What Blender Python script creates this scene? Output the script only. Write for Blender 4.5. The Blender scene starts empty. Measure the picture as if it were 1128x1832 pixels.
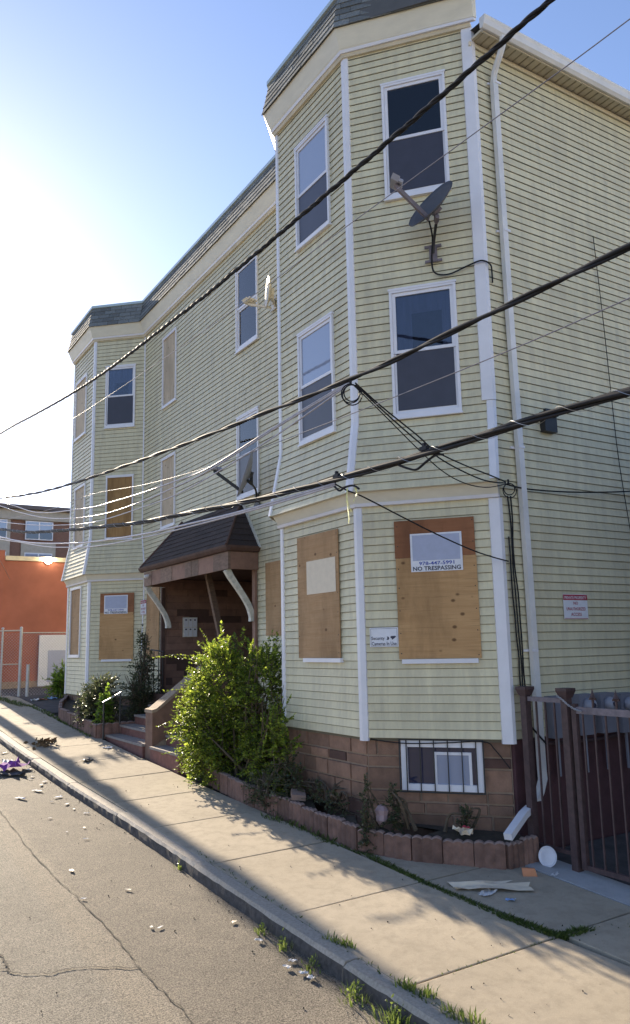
import bpy, bmesh, math, random
from mathutils import Vector, Matrix, noise
random.seed(7)
R = random.Random(11)
C = bpy.context.scene.collection
SC = bpy.context.scene
ZC = 2.5            # all z below are measured from the eye; everything is lifted by ZC at the end

# ---------------------------------------------------------------- camera
F_PX, W_PX, H_PX = 1419.93, 1128, 1832
cd = bpy.data.cameras.new('camera'); cam = bpy.data.objects.new('camera', cd); C.objects.link(cam)
fw = Vector((0.519501, 0.838029, 0.16681)); rt = Vector((0.851558, -0.523873, -0.020166)); up = rt.cross(fw).normalized()
M3 = Matrix((rt, up, -fw)).transposed()
cam.matrix_world = M3.to_4x4(); cam.location = (0, 0, 0)
cd.sensor_fit = 'VERTICAL'; cd.sensor_height = 24; cd.lens = F_PX / H_PX * 24
cd.clip_start = 0.05; cd.clip_end = 3000
SC.camera = cam

# ---------------------------------------------------------------- sky, sun, exposure
SUN_EL, SUN_AZ = math.radians(21.5), math.radians(0.85)      # azimuth from +Y towards +X
w = bpy.data.worlds.new('World'); SC.world = w; w.use_nodes = True
nt = w.node_tree; nt.nodes.clear()
sky = nt.nodes.new('ShaderNodeTexSky'); sky.sky_type = 'NISHITA'; sky.sun_disc = False
sky.sun_elevation = SUN_EL; sky.sun_rotation = SUN_AZ
sky.air_density = 0.90; sky.dust_density = 0.28; sky.ozone_density = 2.2
bg = nt.nodes.new('ShaderNodeBackground'); bg.inputs[1].default_value = 0.10
wo = nt.nodes.new('ShaderNodeOutputWorld')
tint = nt.nodes.new('ShaderNodeMix'); tint.data_type = 'RGBA'; tint.blend_type = 'MULTIPLY'; tint.inputs[0].default_value = 1; tint.inputs[7].default_value = (1.03, 0.955, 1.0, 1)   # white balance of the whole sky
nt.links.new(sky.outputs[0], tint.inputs[6]); nt.links.new(tint.outputs[2], bg.inputs[0]); nt.links.new(bg.outputs[0], wo.inputs[0])
sl = bpy.data.lights.new('sun', 'SUN'); sl.energy = 5.0; sl.angle = math.radians(0.53); sl.color = (1.0, 0.86, 0.66)
so = bpy.data.objects.new('sun', sl); C.objects.link(so)
sd = Vector((math.sin(SUN_AZ) * math.cos(SUN_EL), math.cos(SUN_AZ) * math.cos(SUN_EL), math.sin(SUN_EL)))
so.rotation_euler = (-sd).to_track_quat('-Z', 'Y').to_euler(); so.location = (3, 20, 30)
SC.view_settings.view_transform = 'Standard'; SC.view_settings.look = 'None'
SC.view_settings.gamma = 1; SC.view_settings.use_curve_mapping = False
SC.view_settings.exposure = 1.42
SC.cycles.max_bounces = 6; SC.cycles.diffuse_bounces = 3; SC.cycles.transparent_max_bounces = 8

# ---------------------------------------------------------------- material helpers
def nodes(name):
    m = bpy.data.materials.new(name); m.use_nodes = True
    t = m.node_tree; b = t.nodes['Principled BSDF']; return m, t, b
def nd(t, kind, **kw):
    n = t.nodes.new(kind)
    for k, v in kw.items(): setattr(n, k, v)
    return n
def ramp(t, src, stops):
    r = t.nodes.new('ShaderNodeValToRGB'); e = r.color_ramp.elements
    while len(e) < len(stops): e.new(0.5)
    for el, (p, c) in zip(e, stops): el.position = p; el.color = (c[0], c[1], c[2], 1)
    t.links.new(src, r.inputs[0]); return r.outputs[0]
def noise_tex(t, scale, detail=4, rough=0.6, vec=None, dims='3D'):
    n = t.nodes.new('ShaderNodeTexNoise'); n.inputs['Scale'].default_value = scale
    n.inputs['Detail'].default_value = detail; n.inputs['Roughness'].default_value = rough
    if vec is not None: t.links.new(vec, n.inputs['Vector'])
    return n.outputs['Fac']
def pos(t, scale=None):
    g = t.nodes.new('ShaderNodeNewGeometry')
    if scale is None: return g.outputs['Position']
    m = t.nodes.new('ShaderNodeVectorMath'); m.operation = 'MULTIPLY'; m.inputs[1].default_value = scale
    t.links.new(g.outputs['Position'], m.inputs[0]); return m.outputs[0]
def mix(t, fac, a, b, mode='MIX'):
    n = t.nodes.new('ShaderNodeMix'); n.data_type = 'RGBA'; n.blend_type = mode
    for s, v in ((0, fac), (6, a), (7, b)):
        if isinstance(v, (int, float)): n.inputs[s].default_value = v
        elif isinstance(v, tuple): n.inputs[s].default_value = (v[0], v[1], v[2], 1)
        else: t.links.new(v, n.inputs[s])
    return n.outputs[2]
def math_(t, op, a, b=None):
    n = t.nodes.new('ShaderNodeMath'); n.operation = op
    for i, v in enumerate((a, b)):
        if v is None: continue
        if isinstance(v, (int, float)): n.inputs[i].default_value = v
        else: t.links.new(v, n.inputs[i])
    return n.outputs[0]
def bump(t, b, h, strength=0.3, dist=0.01):
    n = t.nodes.new('ShaderNodeBump'); n.inputs['Strength'].default_value = strength; n.inputs['Distance'].default_value = dist
    t.links.new(h, n.inputs['Height']); t.links.new(n.outputs[0], b.inputs['Normal'])
def sc_(c, k): return tuple(min(1, x * k) for x in c)
def simple(name, col, rough=0.6, var=0.12, scale=6, metal=0, rnd=0.0, bmp=0.0, bscale=60, spec=0.5, stretch=None):
    """base colour broken up by soft noise, a little per-object variation and fine relief"""
    m, t, b = nodes(name)
    v = pos(t, stretch)
    f = noise_tex(t, scale, 5, 0.6, v)
    c = ramp(t, f, [(0.25, sc_(col, 1 - var)), (0.75, sc_(col, 1 + var))])
    if rnd:
        oi = t.nodes.new('ShaderNodeObjectInfo')
        k = math_(t, 'ADD', math_(t, 'MULTIPLY', oi.outputs['Random'], 2 * rnd), 1 - rnd)
        hs = t.nodes.new('ShaderNodeHueSaturation'); t.links.new(k, hs.inputs['Value']); t.links.new(c, hs.inputs['Color']); c = hs.outputs[0]
    t.links.new(c, b.inputs['Base Color'])
    b.inputs['Roughness'].default_value = rough; b.inputs['Metallic'].default_value = metal
    b.inputs['Specular IOR Level'].default_value = spec
    if bmp: bump(t, b, noise_tex(t, bscale, 4, 0.65, v), bmp, 0.01)
    return m

M = {}
# pale yellow vinyl siding: faint vertical streaks and dirt
m, t, b = nodes('vinyl_siding')
f1 = noise_tex(t, 1.3, 5, 0.65, pos(t, (3.0, 3.0, 0.35))); f2 = noise_tex(t, 2.2, 6, 0.7, pos(t, (4.0, 4.0, 0.6)))
c = ramp(t, f1, [(0.3, (0.63, 0.57, 0.385)), (0.7, (0.73, 0.66, 0.445))])
c = mix(t, math_(t, 'MULTIPLY', ramp(t, f2, [(0.42, (0, 0, 0)), (0.75, (1, 1, 1))]), 0.6), c, (0.42, 0.375, 0.28))
oi = t.nodes.new('ShaderNodeObjectInfo'); hs = t.nodes.new('ShaderNodeHueSaturation')
t.links.new(math_(t, 'ADD', math_(t, 'MULTIPLY', oi.outputs['Random'], 0.13), 0.935), hs.inputs['Value']); t.links.new(c, hs.inputs['Color'])
t.links.new(hs.outputs[0], b.inputs['Base Color']); b.inputs['Roughness'].default_value = 0.5; b.inputs['Specular IOR Level'].default_value = 0.3
bump(t, b, noise_tex(t, 5, 3, 0.5, pos(t, (1, 1, 3))), 0.15, 0.02)
M['siding'] = m
M['lap'] = simple('lap_grime_shade', (0.38, 0.335, 0.24), 0.9, 0.25, 8)  # lap grime, darkened to paint the shadow line under each course
M['white'] = simple('white_vinyl', (0.75, 0.735, 0.77), 0.42, 0.06, 4, rnd=0.02)
M['frieze'] = simple('cream_fascia', (0.70, 0.65, 0.53), 0.5, 0.10, 2.5, stretch=(1, 1, 3))
M['soffit'] = simple('soffit_panel', (0.62, 0.55, 0.42), 0.6, 0.15, 3)
M['gutter'] = simple('gutter_white', (0.72, 0.70, 0.68), 0.4, 0.12, 3)
M['shingle'] = simple('roof_shingle', (0.17, 0.18, 0.18), 0.9, 0.25, 30, rnd=0.30, bmp=0.6, bscale=220)
M['roof'] = simple('roof_felt', (0.10, 0.10, 0.10), 0.9)
M['drip'] = simple('drip_edge_metal', (0.45, 0.52, 0.52), 0.4, 0.08, 4, metal=0.3)
M['backing'] = simple('sheathing', (0.16, 0.14, 0.10), 0.9)
m, t, b = nodes('window_glass')
b.inputs['Base Color'].default_value = (0.030, 0.032, 0.065, 1); b.inputs['Roughness'].default_value = 0.03
b.inputs['IOR'].default_value = 1.6; b.inputs['Specular IOR Level'].default_value = 0.7
bump(t, b, noise_tex(t, 1.2, 1, 0.4, pos(t)), 0.03, 0.05); M['glass'] = m
m, t, b = nodes('clear_glass')
gl = t.nodes.new('ShaderNodeBsdfGlossy'); gl.inputs['Roughness'].default_value = 0.02
tp = t.nodes.new('ShaderNodeBsdfTransparent'); tp.inputs[0].default_value = (0.72, 0.75, 0.82, 1)
fr = t.nodes.new('ShaderNodeFresnel'); fr.inputs[0].default_value = 1.75
mx = t.nodes.new('ShaderNodeMixShader'); t.links.new(fr.outputs[0], mx.inputs[0]); t.links.new(tp.outputs[0], mx.inputs[1]); t.links.new(gl.outputs[0], mx.inputs[2]); t.links.new(mx.outputs[0], t.nodes['Material Output'].inputs[0]); M['clear'] = m
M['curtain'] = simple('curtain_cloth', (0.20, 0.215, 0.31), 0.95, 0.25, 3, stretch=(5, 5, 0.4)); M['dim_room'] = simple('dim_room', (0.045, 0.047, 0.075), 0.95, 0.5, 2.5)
m, t, b = nodes('sky_pale_glass')    # sky reflection painted into the pane as a pale blue base
b.inputs['Base Color'].default_value = (0.27, 0.31, 0.42, 1); b.inputs['Roughness'].default_value = 0.03
b.inputs['IOR'].default_value = 1.6; b.inputs['Specular IOR Level'].default_value = 0.8; M['glass_sky'] = m
M['screen'] = simple('insect_screen', (0.055, 0.055, 0.075), 0.35, 0.1, 5, spec=0.35)
def plywood(name, a, bcol, knots=True, vertical=False):
    m, t, b = nodes(name)
    st = (9, 9, 0.9) if vertical else (0.8, 0.8, 14)
    g = noise_tex(t, 2.0, 6, 0.65, pos(t, st)); bl = noise_tex(t, 2.2, 3, 0.5, pos(t))
    c = ramp(t, g, [(0.3, a), (0.7, bcol)])
    c = mix(t, math_(t, 'MULTIPLY', bl, 0.45), c, sc_(a, 0.62))
    wt = noise_tex(t, 1.1, 7, 0.7, pos(t, (1.5, 1.5, 0.45)))       # rain stains
    c = mix(t, math_(t, 'MULTIPLY', ramp(t, wt, [(0.46, (0, 0, 0)), (0.66, (1, 1, 1))]), 0.6), c, sc_(a, 0.45))
    sg = noise_tex(t, 5.0, 3, 0.5, pos(t, (9, 9, 0.6) if vertical else (0.5, 0.5, 16)))
    c = mix(t, math_(t, 'MULTIPLY', ramp(t, sg, [(0.60, (0, 0, 0)), (0.66, (1, 1, 1))]), 0.35), c, sc_(a, 0.5))
    if knots:
        vo = t.nodes.new('ShaderNodeTexVoronoi'); vo.inputs['Scale'].default_value = 4.2; vo.inputs['Randomness'].default_value = 1
        t.links.new(pos(t, (1, 1, 1.4)), vo.inputs['Vector'])
        k = ramp(t, vo.outputs['Distance'], [(0.075, (1, 1, 1)), (0.15, (0, 0, 0))])
        c = mix(t, math_(t, 'MULTIPLY', k, 0.8), c, (0.10, 0.045, 0.02))
    t.links.new(c, b.inputs['Base Color']); b.inputs['Roughness'].default_value = 0.75; b.inputs['Specular IOR Level'].default_value = 0.25
    bump(t, b, g, 0.25, 0.004); return m
M['ply'] = plywood('plywood_tan', (0.50, 0.285, 0.125), (0.63, 0.385, 0.185))
M['ply_red'] = plywood('plywood_reddish', (0.30, 0.125, 0.06), (0.38, 0.17, 0.08), knots=False)
M['ply_warm'] = plywood('plywood_warm', (0.46, 0.27, 0.13), (0.55, 0.35, 0.19))
M['ply_pale'] = plywood('plywood_weathered', (0.56, 0.44, 0.30), (0.68, 0.55, 0.40), vertical=True)
M['ply_grain'] = plywood('plywood_vertical_grain', (0.34, 0.19, 0.075), (0.46, 0.28, 0.12), knots=False, vertical=True)
M['stone'] = simple('painted_stone', (0.235, 0.135, 0.09), 0.85, 0.30, 6, rnd=0.24, bmp=0.6, bscale=45)
M['stone_dark'] = simple('dark_stone', (0.105, 0.055, 0.042), 0.85, 0.2, 9, rnd=0.2, bmp=0.6, bscale=45)
M['mortar'] = simple('mortar', (0.29, 0.21, 0.155), 0.95, 0.15, 12)
M['maroon'] = simple('maroon_paint', (0.085, 0.035, 0.04), 0.7, 0.25, 5, bmp=0.3)
M['iron'] = simple('rusty_iron', (0.075, 0.043, 0.042), 0.6, 0.35, 14, bmp=0.2)
M['iron_grey'] = simple('flaking_grey_paint', (0.17, 0.14, 0.155), 0.6, 0.35, 12)
M['black'] = simple('black_iron', (0.02, 0.02, 0.022), 0.5, 0.2, 8)
M['cable'] = simple('black_cable', (0.016, 0.015, 0.017), 0.6, 0.3, 10, spec=0.25)
M['cable_grey'] = simple('grey_cable', (0.22, 0.20, 0.22), 0.4, 0.2, 10)
M['cable_pale'] = simple('pale_weathered_cable', (0.42, 0.39, 0.42), 0.35, 0.2, 10)
M['steel'] = simple('galvanised_steel', (0.42, 0.42, 0.43), 0.45, 0.15, 12, metal=0.4)
M['scallop'] = simple('edging_block', (0.185, 0.105, 0.08), 0.9, 0.38, 9, rnd=0.25, bmp=0.7, bscale=70)
M['scallop_top'] = simple('edging_cap', (0.27, 0.19, 0.16), 0.9, 0.2, 14)
M['soil'] = simple('garden_soil', (0.055, 0.042, 0.028), 1.0, 0.4, 14, bmp=0.8, bscale=40)
# porch
M['porch'] = simple('brown_painted_board', (0.25, 0.14, 0.10), 0.75, 0.25, 5, rnd=0.12, bmp=0.4, bscale=30)
M['porch_lite'] = simple('worn_brown_timber', (0.20, 0.13, 0.095), 0.8, 0.35, 7, rnd=0.18, bmp=0.4, bscale=30, stretch=(1, 1, 3))
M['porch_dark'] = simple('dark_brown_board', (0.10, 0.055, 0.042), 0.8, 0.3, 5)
M['porch_roof'] = simple('dark_brown_shingle', (0.048, 0.034, 0.032), 0.9, 0.3, 26, rnd=0.18, bmp=0.6, bscale=160)
M['bracket'] = simple('flaking_white_paint', (0.66, 0.63, 0.55), 0.7, 0.25, 14, bmp=0.4)
M['step'] = simple('red_step', (0.20, 0.085, 0.065), 0.85, 0.3, 8, bmp=0.4)
M['tread'] = simple('step_tread', (0.27, 0.235, 0.21), 0.9, 0.2, 10, bmp=0.3)
M['cheek'] = simple('brown_render', (0.21, 0.12, 0.08), 0.9, 0.22, 7, bmp=0.5, bscale=40)
M['cheek_cap'] = simple('worn_render_cap', (0.33, 0.24, 0.165), 0.9, 0.25, 12, bmp=0.5, bscale=60)
# paving
def concrete(name, a, bcol, stain=0.5):
    m, t, b = nodes(name)
    big = noise_tex(t, 0.7, 5, 0.6, pos(t)); mid = noise_tex(t, 7, 6, 0.7, pos(t)); fine = noise_tex(t, 240, 3, 0.7, pos(t))
    c = ramp(t, big, [(0.3, a), (0.7, bcol)])
    c = mix(t, math_(t, 'MULTIPLY', ramp(t, mid, [(0.45, (0, 0, 0)), (0.75, (1, 1, 1))]), stain), c, sc_(a, 0.62))
    c = mix(t, 0.5, c, ramp(t, fine, [(0.35, (0.35, 0.35, 0.35)), (0.65, (0.65, 0.65, 0.65))]), 'OVERLAY')
    oi = t.nodes.new('ShaderNodeObjectInfo'); hs = t.nodes.new('ShaderNodeHueSaturation')
    t.links.new(math_(t, 'ADD', math_(t, 'MULTIPLY', oi.outputs['Random'], 0.16), 0.92), hs.inputs['Value']); t.links.new(c, hs.inputs['Color'])
    sp = t.nodes.new('ShaderNodeTexVoronoi'); sp.inputs['Scale'].default_value = 5.5; t.links.new(pos(t), sp.inputs['Vector'])
    k = ramp(t, sp.outputs['Distance'], [(0.02, (1, 1, 1)), (0.05, (0, 0, 0))])
    c = mix(t, math_(t, 'MULTIPLY', k, 0.5), hs.outputs[0], sc_(a, 0.35))
    t.links.new(c, b.inputs['Base Color']); b.inputs['Roughness'].default_value = 0.9; b.inputs['Specular IOR Level'].default_value = 0.25
    bump(t, b, math_(t, 'ADD', fine, math_(t, 'MULTIPLY', mid, 1.5)), 0.5, 0.004)
    return m
M['slab'] = concrete('sidewalk_concrete', (0.345, 0.29, 0.215), (0.43, 0.365, 0.275), 0.55)
M['slab_pale'] = concrete('pale_concrete', (0.36, 0.36, 0.36), (0.44, 0.43, 0.42), 0.4)
M['kerb_face'] = simple('kerb_grime', (0.085, 0.075, 0.07), 0.95, 0.5, 18, bmp=0.8, bscale=60)
M['granite'] = simple('kerb_granite', (0.42, 0.365, 0.30), 0.85, 0.25, 40, rnd=0.10, bmp=0.8, bscale=90)
m, t, b = nodes('asphalt')
P_ = pos(t); big = noise_tex(t, 0.9, 5, 0.65, P_); agg = noise_tex(t, 85, 3, 0.85, P_); mid = noise_tex(t, 6, 5, 0.7, P_)
sx = t.nodes.new('ShaderNodeSeparateXYZ'); t.links.new(P_, sx.inputs[0])
wob = math_(t, 'ADD', sx.outputs[0], math_(t, 'MULTIPLY', math_(t, 'SUBTRACT', mid, 0.5), 0.10))
c = ramp(t, big, [(0.3, (0.135, 0.115, 0.09)), (0.7, (0.20, 0.17, 0.133))])
old = ramp(t, big, [(0.3, (0.175, 0.155, 0.125)), (0.7, (0.23, 0.203, 0.163))])
side = ramp(t, math_(t, 'SUBTRACT', wob, 1.84), [(0.48, (0, 0, 0)), (0.53, (1, 1, 1))])
c = mix(t, side, old, c)
band = ramp(t, math_(t, 'ABSOLUTE', math_(t, 'SUBTRACT', wob, 2.20)), [(0.10, (1, 1, 1)), (0.22, (0, 0, 0))])
c = mix(t, math_(t, 'MULTIPLY', band, 0.55), c, (0.235, 0.195, 0.145))
c = mix(t, ramp(t, mid, [(0.5, (0, 0, 0)), (0.8, (0.6, 0.6, 0.6))]), c, (0.10, 0.085, 0.065))
c = mix(t, 0.85, c, ramp(t, agg, [(0.40, (0.05, 0.05, 0.05)), (0.60, (0.95, 0.95, 0.95))]), 'OVERLAY')
t.links.new(c, b.inputs['Base Color']); b.inputs['Roughness'].default_value = 0.85; b.inputs['Specular IOR Level'].default_value = 0.3
bump(t, b, agg, 0.9, 0.012); M['asphalt'] = m
M['crack'] = simple('crack_filler', (0.07, 0.06, 0.048), 1.0, 0.3, 20)
M['yard'] = simple('yard_dirt', (0.07, 0.06, 0.055), 1.0, 0.35, 5, bmp=0.8, bscale=30)
M['earth'] = simple('earth', (0.12, 0.10, 0.075), 1.0, 0.3, 2, bmp=0.5, bscale=20)
def leaf(name, c1, c2, trans=0.45):
    m, t, b = nodes(name)
    g = t.nodes.new('ShaderNodeNewGeometry')
    c = ramp(t, g.outputs['Random Per Island'], [(0.0, c1), (0.75, c2), (1.0, sc_(c2, 1.5))])
    t.links.new(c, b.inputs['Base Color']); b.inputs['Roughness'].default_value = 0.42; b.inputs['Specular IOR Level'].default_value = 0.45
    tr = t.nodes.new('ShaderNodeBsdfTranslucent')
    hs = t.nodes.new('ShaderNodeHueSaturation'); hs.inputs['Value'].default_value = 2.6; hs.inputs['Hue'].default_value = 0.485; t.links.new(c, hs.inputs['Color'])
    t.links.new(hs.outputs[0], tr.inputs[0])
    mx = t.nodes.new('ShaderNodeMixShader'); mx.inputs[0].default_value = trans
    t.links.new(b.outputs[0], mx.inputs[1]); t.links.new(tr.outputs[0], mx.inputs[2])
    t.links.new(mx.outputs[0], t.nodes['Material Output'].inputs[0]); return m
M['leaf'] = leaf('bush_leaf', (0.04, 0.08, 0.014), (0.155, 0.205, 0.027), 0.5)
M['leaf_dull'] = leaf('dull_leaf', (0.035, 0.055, 0.025), (0.075, 0.085, 0.04), 0.3)
M['leaf_young'] = leaf('young_leaf', (0.06, 0.12, 0.02), (0.14, 0.22, 0.03), 0.5)
M['grass'] = leaf('grass_blade', (0.035, 0.06, 0.015), (0.085, 0.12, 0.03), 0.3)
M['weed'] = leaf('weed_blade', (0.05, 0.085, 0.02), (0.11, 0.15, 0.035), 0.35)
M['bark'] = simple('bark', (0.10, 0.075, 0.05), 0.95, 0.3, 20, bmp=0.6)
def flat(name, col, rough=0.55): return simple(name, col, rough, 0.07, 12)
M['sign'] = flat('sign_white', (0.74, 0.74, 0.78)); M['sign_pale'] = flat('sign_print_pale', (0.40, 0.43, 0.56))
M['ink'] = flat('ink_black', (0.03, 0.03, 0.06)); M['ink_blue'] = flat('ink_blue', (0.06, 0.09, 0.36)); M['ink_red'] = flat('ink_red', (0.40, 0.035, 0.06))
M['paper'] = flat('tan_paper', (0.68, 0.58, 0.44)); M['meter_grey'] = flat('meter_grey', (0.20, 0.20, 0.24))
M['red_brick'] = simple('terracotta_render', (0.36, 0.125, 0.08), 0.85, 0.22, 0.8, bmp=0.2)
M['cream'] = simple('cream_coping', (0.66, 0.58, 0.42), 0.8); M['bg_brick'] = simple('brown_brick', (0.21, 0.115, 0.085), 0.85, 0.15, 8)
M['bg_beige'] = simple('beige_panel', (0.42, 0.38, 0.32), 0.8); M['bg_roof'] = simple('dark_cornice', (0.12, 0.10, 0.10), 0.7)
M['tan_dish'] = simple('beige_dish', (0.60, 0.55, 0.46), 0.45); M['grey_dish'] = simple('grey_dish', (0.085, 0.083, 0.092), 0.6); M['pale_dish'] = simple('pale_grey_dish', (0.30, 0.30, 0.35), 0.4)
M['tape'] = flat('yellow_tape', (0.60, 0.60, 0.20)); M['purple'] = flat('purple_cloth', (0.25, 0.07, 0.32), 0.9)
M['lid'] = flat('white_plastic', (0.70, 0.69, 0.74), 0.35); M['orange'] = flat('orange_print', (0.55, 0.22, 0.10)); M['scrap'] = flat('scrap_paper', (0.66, 0.64, 0.62), 0.8)
M['scrap_blue'] = flat('blue_wrapper', (0.25, 0.38, 0.62)); M['scrap_dark'] = flat('dark_wrapper', (0.05, 0.05, 0.06)); M['scrap_brown'] = simple('dead_leaves', (0.14, 0.09, 0.045), 0.95, 0.4, 20)
M['pink'] = flat('faded_pink', (0.34, 0.24, 0.25)); M['wood_pole'] = simple('weathered_pole', (0.16, 0.12, 0.09), 0.95, 0.3, 6, bmp=0.5, stretch=(4, 4, 0.5))
M['porcelain'] = flat('porcelain', (0.66, 0.60, 0.48), 0.25); M['neighbour'] = simple('neighbour_siding', (0.30, 0.28, 0.27), 0.8, 0.1, 2)
m, t, b = nodes('glow_disc'); b.inputs['Emission Color'].default_value = (1, 0.86, 0.6, 1); b.inputs['Emission Strength'].default_value = 30; M['glow'] = m

# ---------------------------------------------------------------- mesh helpers
class MB:
    def __init__(s): s.v = []; s.f = []; s.mi = []; s.cur = 0
    def pt(s, p): s.v.append(tuple(p)); return len(s.v) - 1
    def poly(s, *ps):
        i = [s.pt(p) for p in ps]; s.f.append(i); s.mi.append(s.cur)
    def box(s, x0, x1, y0, y1, z0, z1):
        s.hexa([(x0, y0, z0), (x1, y0, z0), (x1, y1, z0), (x0, y1, z0)], [(x0, y0, z1), (x1, y0, z1), (x1, y1, z1), (x0, y1, z1)])
    def hexa(s, lo, hi):
        a = [s.pt(p) for p in lo]; b = [s.pt(p) for p in hi]; n = len(a)
        s.f.append(a[::-1]); s.f.append(b); s.mi += [s.cur, s.cur]
        for k in range(n):
            s.f.append([a[k], a[(k + 1) % n], b[(k + 1) % n], b[k]]); s.mi.append(s.cur)
    def obox(s, c, X, Y, Z):
        c, X, Y, Z = Vector(c), Vector(X), Vector(Y), Vector(Z)
        s.hexa([c - X - Y - Z, c + X - Y - Z, c + X + Y - Z, c - X + Y - Z], [c - X - Y + Z, c + X - Y + Z, c + X + Y + Z, c - X + Y + Z])
    def tube(s, pts, r, n=6, caps=True):
        pts = [Vector(p) for p in pts]; rings = []; ref = None
        rr = r if isinstance(r, (list, tuple)) else [r] * len(pts)
        for i, p in enumerate(pts):
            d = (pts[min(i + 1, len(pts) - 1)] - pts[max(i - 1, 0)]).normalized()
            if ref is None: ref = Vector((0, 0, 1)) if abs(d.z) < 0.9 else Vector((1, 0, 0))
            a = d.cross(ref).normalized(); b = d.cross(a).normalized(); ref = -b if ref.dot(-b) > ref.dot(b) else b
            b = a.cross(d)
            rings.append([s.pt(p + (a * math.cos(k * 2 * math.pi / n) + b * math.sin(k * 2 * math.pi / n)) * rr[i]) for k in range(n)])
        for i in range(len(rings) - 1):
            for k in range(n):
                s.f.append([rings[i][k], rings[i][(k + 1) % n], rings[i + 1][(k + 1) % n], rings[i + 1][k]]); s.mi.append(s.cur)
        if caps: s.f.append(rings[0][::-1]); s.f.append(rings[-1]); s.mi += [s.cur, s.cur]
    def lathe(s, c, ax, prof, n=16):
        """prof: (radius, distance along ax)"""
        c, ax = Vector(c), Vector(ax).normalized(); ref = Vector((0, 0, 1)) if abs(ax.z) < 0.9 else Vector((1, 0, 0))
        a = ax.cross(ref).normalized(); b = ax.cross(a); rings = []
        for r, h in prof: rings.append([s.pt(c + ax * h + (a * math.cos(k * 2 * math.pi / n) + b * math.sin(k * 2 * math.pi / n)) * r) for k in range(n)])
        for i in range(len(rings) - 1):
            for k in range(n): s.f.append([rings[i][k], rings[i][(k + 1) % n], rings[i + 1][(k + 1) % n], rings[i + 1][k]]); s.mi.append(s.cur)
        s.f.append(rings[0][::-1]); s.f.append(rings[-1]); s.mi += [s.cur, s.cur]
WO = {}
def build(name, mb, mats, parent=None, smooth=False, kind=None, label=None, cat=None, group=None, loc=None):
    if not isinstance(mats, (list, tuple)): mats = [mats]
    if parent is not None: o0 = WO[parent]
    elif loc is not None: o0 = Vector(loc)
    elif mb.v:
        xs, ys, zs = zip(*mb.v); o0 = Vector(((min(xs) + max(xs)) / 2, (min(ys) + max(ys)) / 2, min(zs)))
    else: o0 = Vector((0, 0, 0))
    me = bpy.data.meshes.new(name)
    me.from_pydata([(x - o0.x, y - o0.y, z - o0.z) for x, y, z in mb.v], [], mb.f)
    for m_ in mats: me.materials.append(M[m_])
    if len(mats) > 1: me.polygons.foreach_set('material_index', mb.mi)
    if len(mb.f) < 4000:
        bm = bmesh.new(); bm.from_mesh(me); bmesh.ops.recalc_face_normals(bm, faces=bm.faces); bm.to_mesh(me); bm.free()
    if smooth:
        me.polygons.foreach_set('use_smooth', [True] * len(me.polygons))
    me.update()
    o = bpy.data.objects.new(name, me); C.objects.link(o)
    if parent is None: o.location = o0
    else: o.parent = parent
    WO[o] = o0
    tag(o, label, cat, group, kind); return o
def tag(o, label=None, cat=None, group=None, kind=None):
    for k, v in (('label', label), ('category', cat), ('group', group), ('kind', kind)):
        if v: o[k] = v
    return o
def thing(name, loc, label=None, cat=None, group=None, kind=None, parent=None):
    o = bpy.data.objects.new(name, None); o.empty_display_size = 0.2; C.objects.link(o)
    if parent is None: o.location = loc; WO[o] = Vector(loc)
    else: o.parent = parent; o.location = Vector(loc) - WO[parent]; WO[o] = Vector(loc)
    return tag(o, label, cat, group, kind)
def smooth_path(pts, n=6):
    P = [Vector(p) for p in pts]; out = []
    for i in range(len(P) - 1):
        a, b, c_, d = P[max(i - 1, 0)], P[i], P[i + 1], P[min(i + 2, len(P) - 1)]
        for k in range(n):
            q = k / n
            out.append(0.5 * ((2 * b) + (c_ - a) * q + (2 * a - 5 * b + 4 * c_ - d) * q * q + (3 * b - a - 3 * c_ + d) * q ** 3))
    out.append(P[-1]); return out
def lettering(txt, origin, r, n, height, mat, parent, bold=0.0, width=None, name='lettering'):
    cu = bpy.data.curves.new('t', 'FONT'); cu.body = txt; cu.align_x = 'CENTER'; cu.align_y = 'CENTER'; cu.size = 1; cu.offset = bold; cu.resolution_u = 2
    tmp = bpy.data.objects.new('t', cu); C.objects.link(tmp); dg = bpy.context.evaluated_depsgraph_get(); dg.update()
    me = bpy.data.meshes.new_from_object(tmp.evaluated_get(dg)); bpy.data.objects.remove(tmp)
    xs = [v.co.x for v in me.vertices]; ys = [v.co.y for v in me.vertices]
    cx, cy = (min(xs) + max(xs)) / 2, (min(ys) + max(ys)) / 2; sy = height / (max(ys) - min(ys)); sx = sy if width is None else width / (max(xs) - min(xs))
    origin, r, n = Vector(origin), Vector(r), Vector(n); z = Vector((0, 0, 1)); z = (z - n * z.dot(n)).normalized()
    o0 = WO[parent]
    for v in me.vertices: v.co = origin + r * ((v.co.x - cx) * sx) + z * ((v.co.y - cy) * sy) + n * 0.002 - o0
    me.materials.append(M[mat]); o = bpy.data.objects.new(name, me); C.objects.link(o); o.parent = parent; WO[o] = o0; return o

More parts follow.
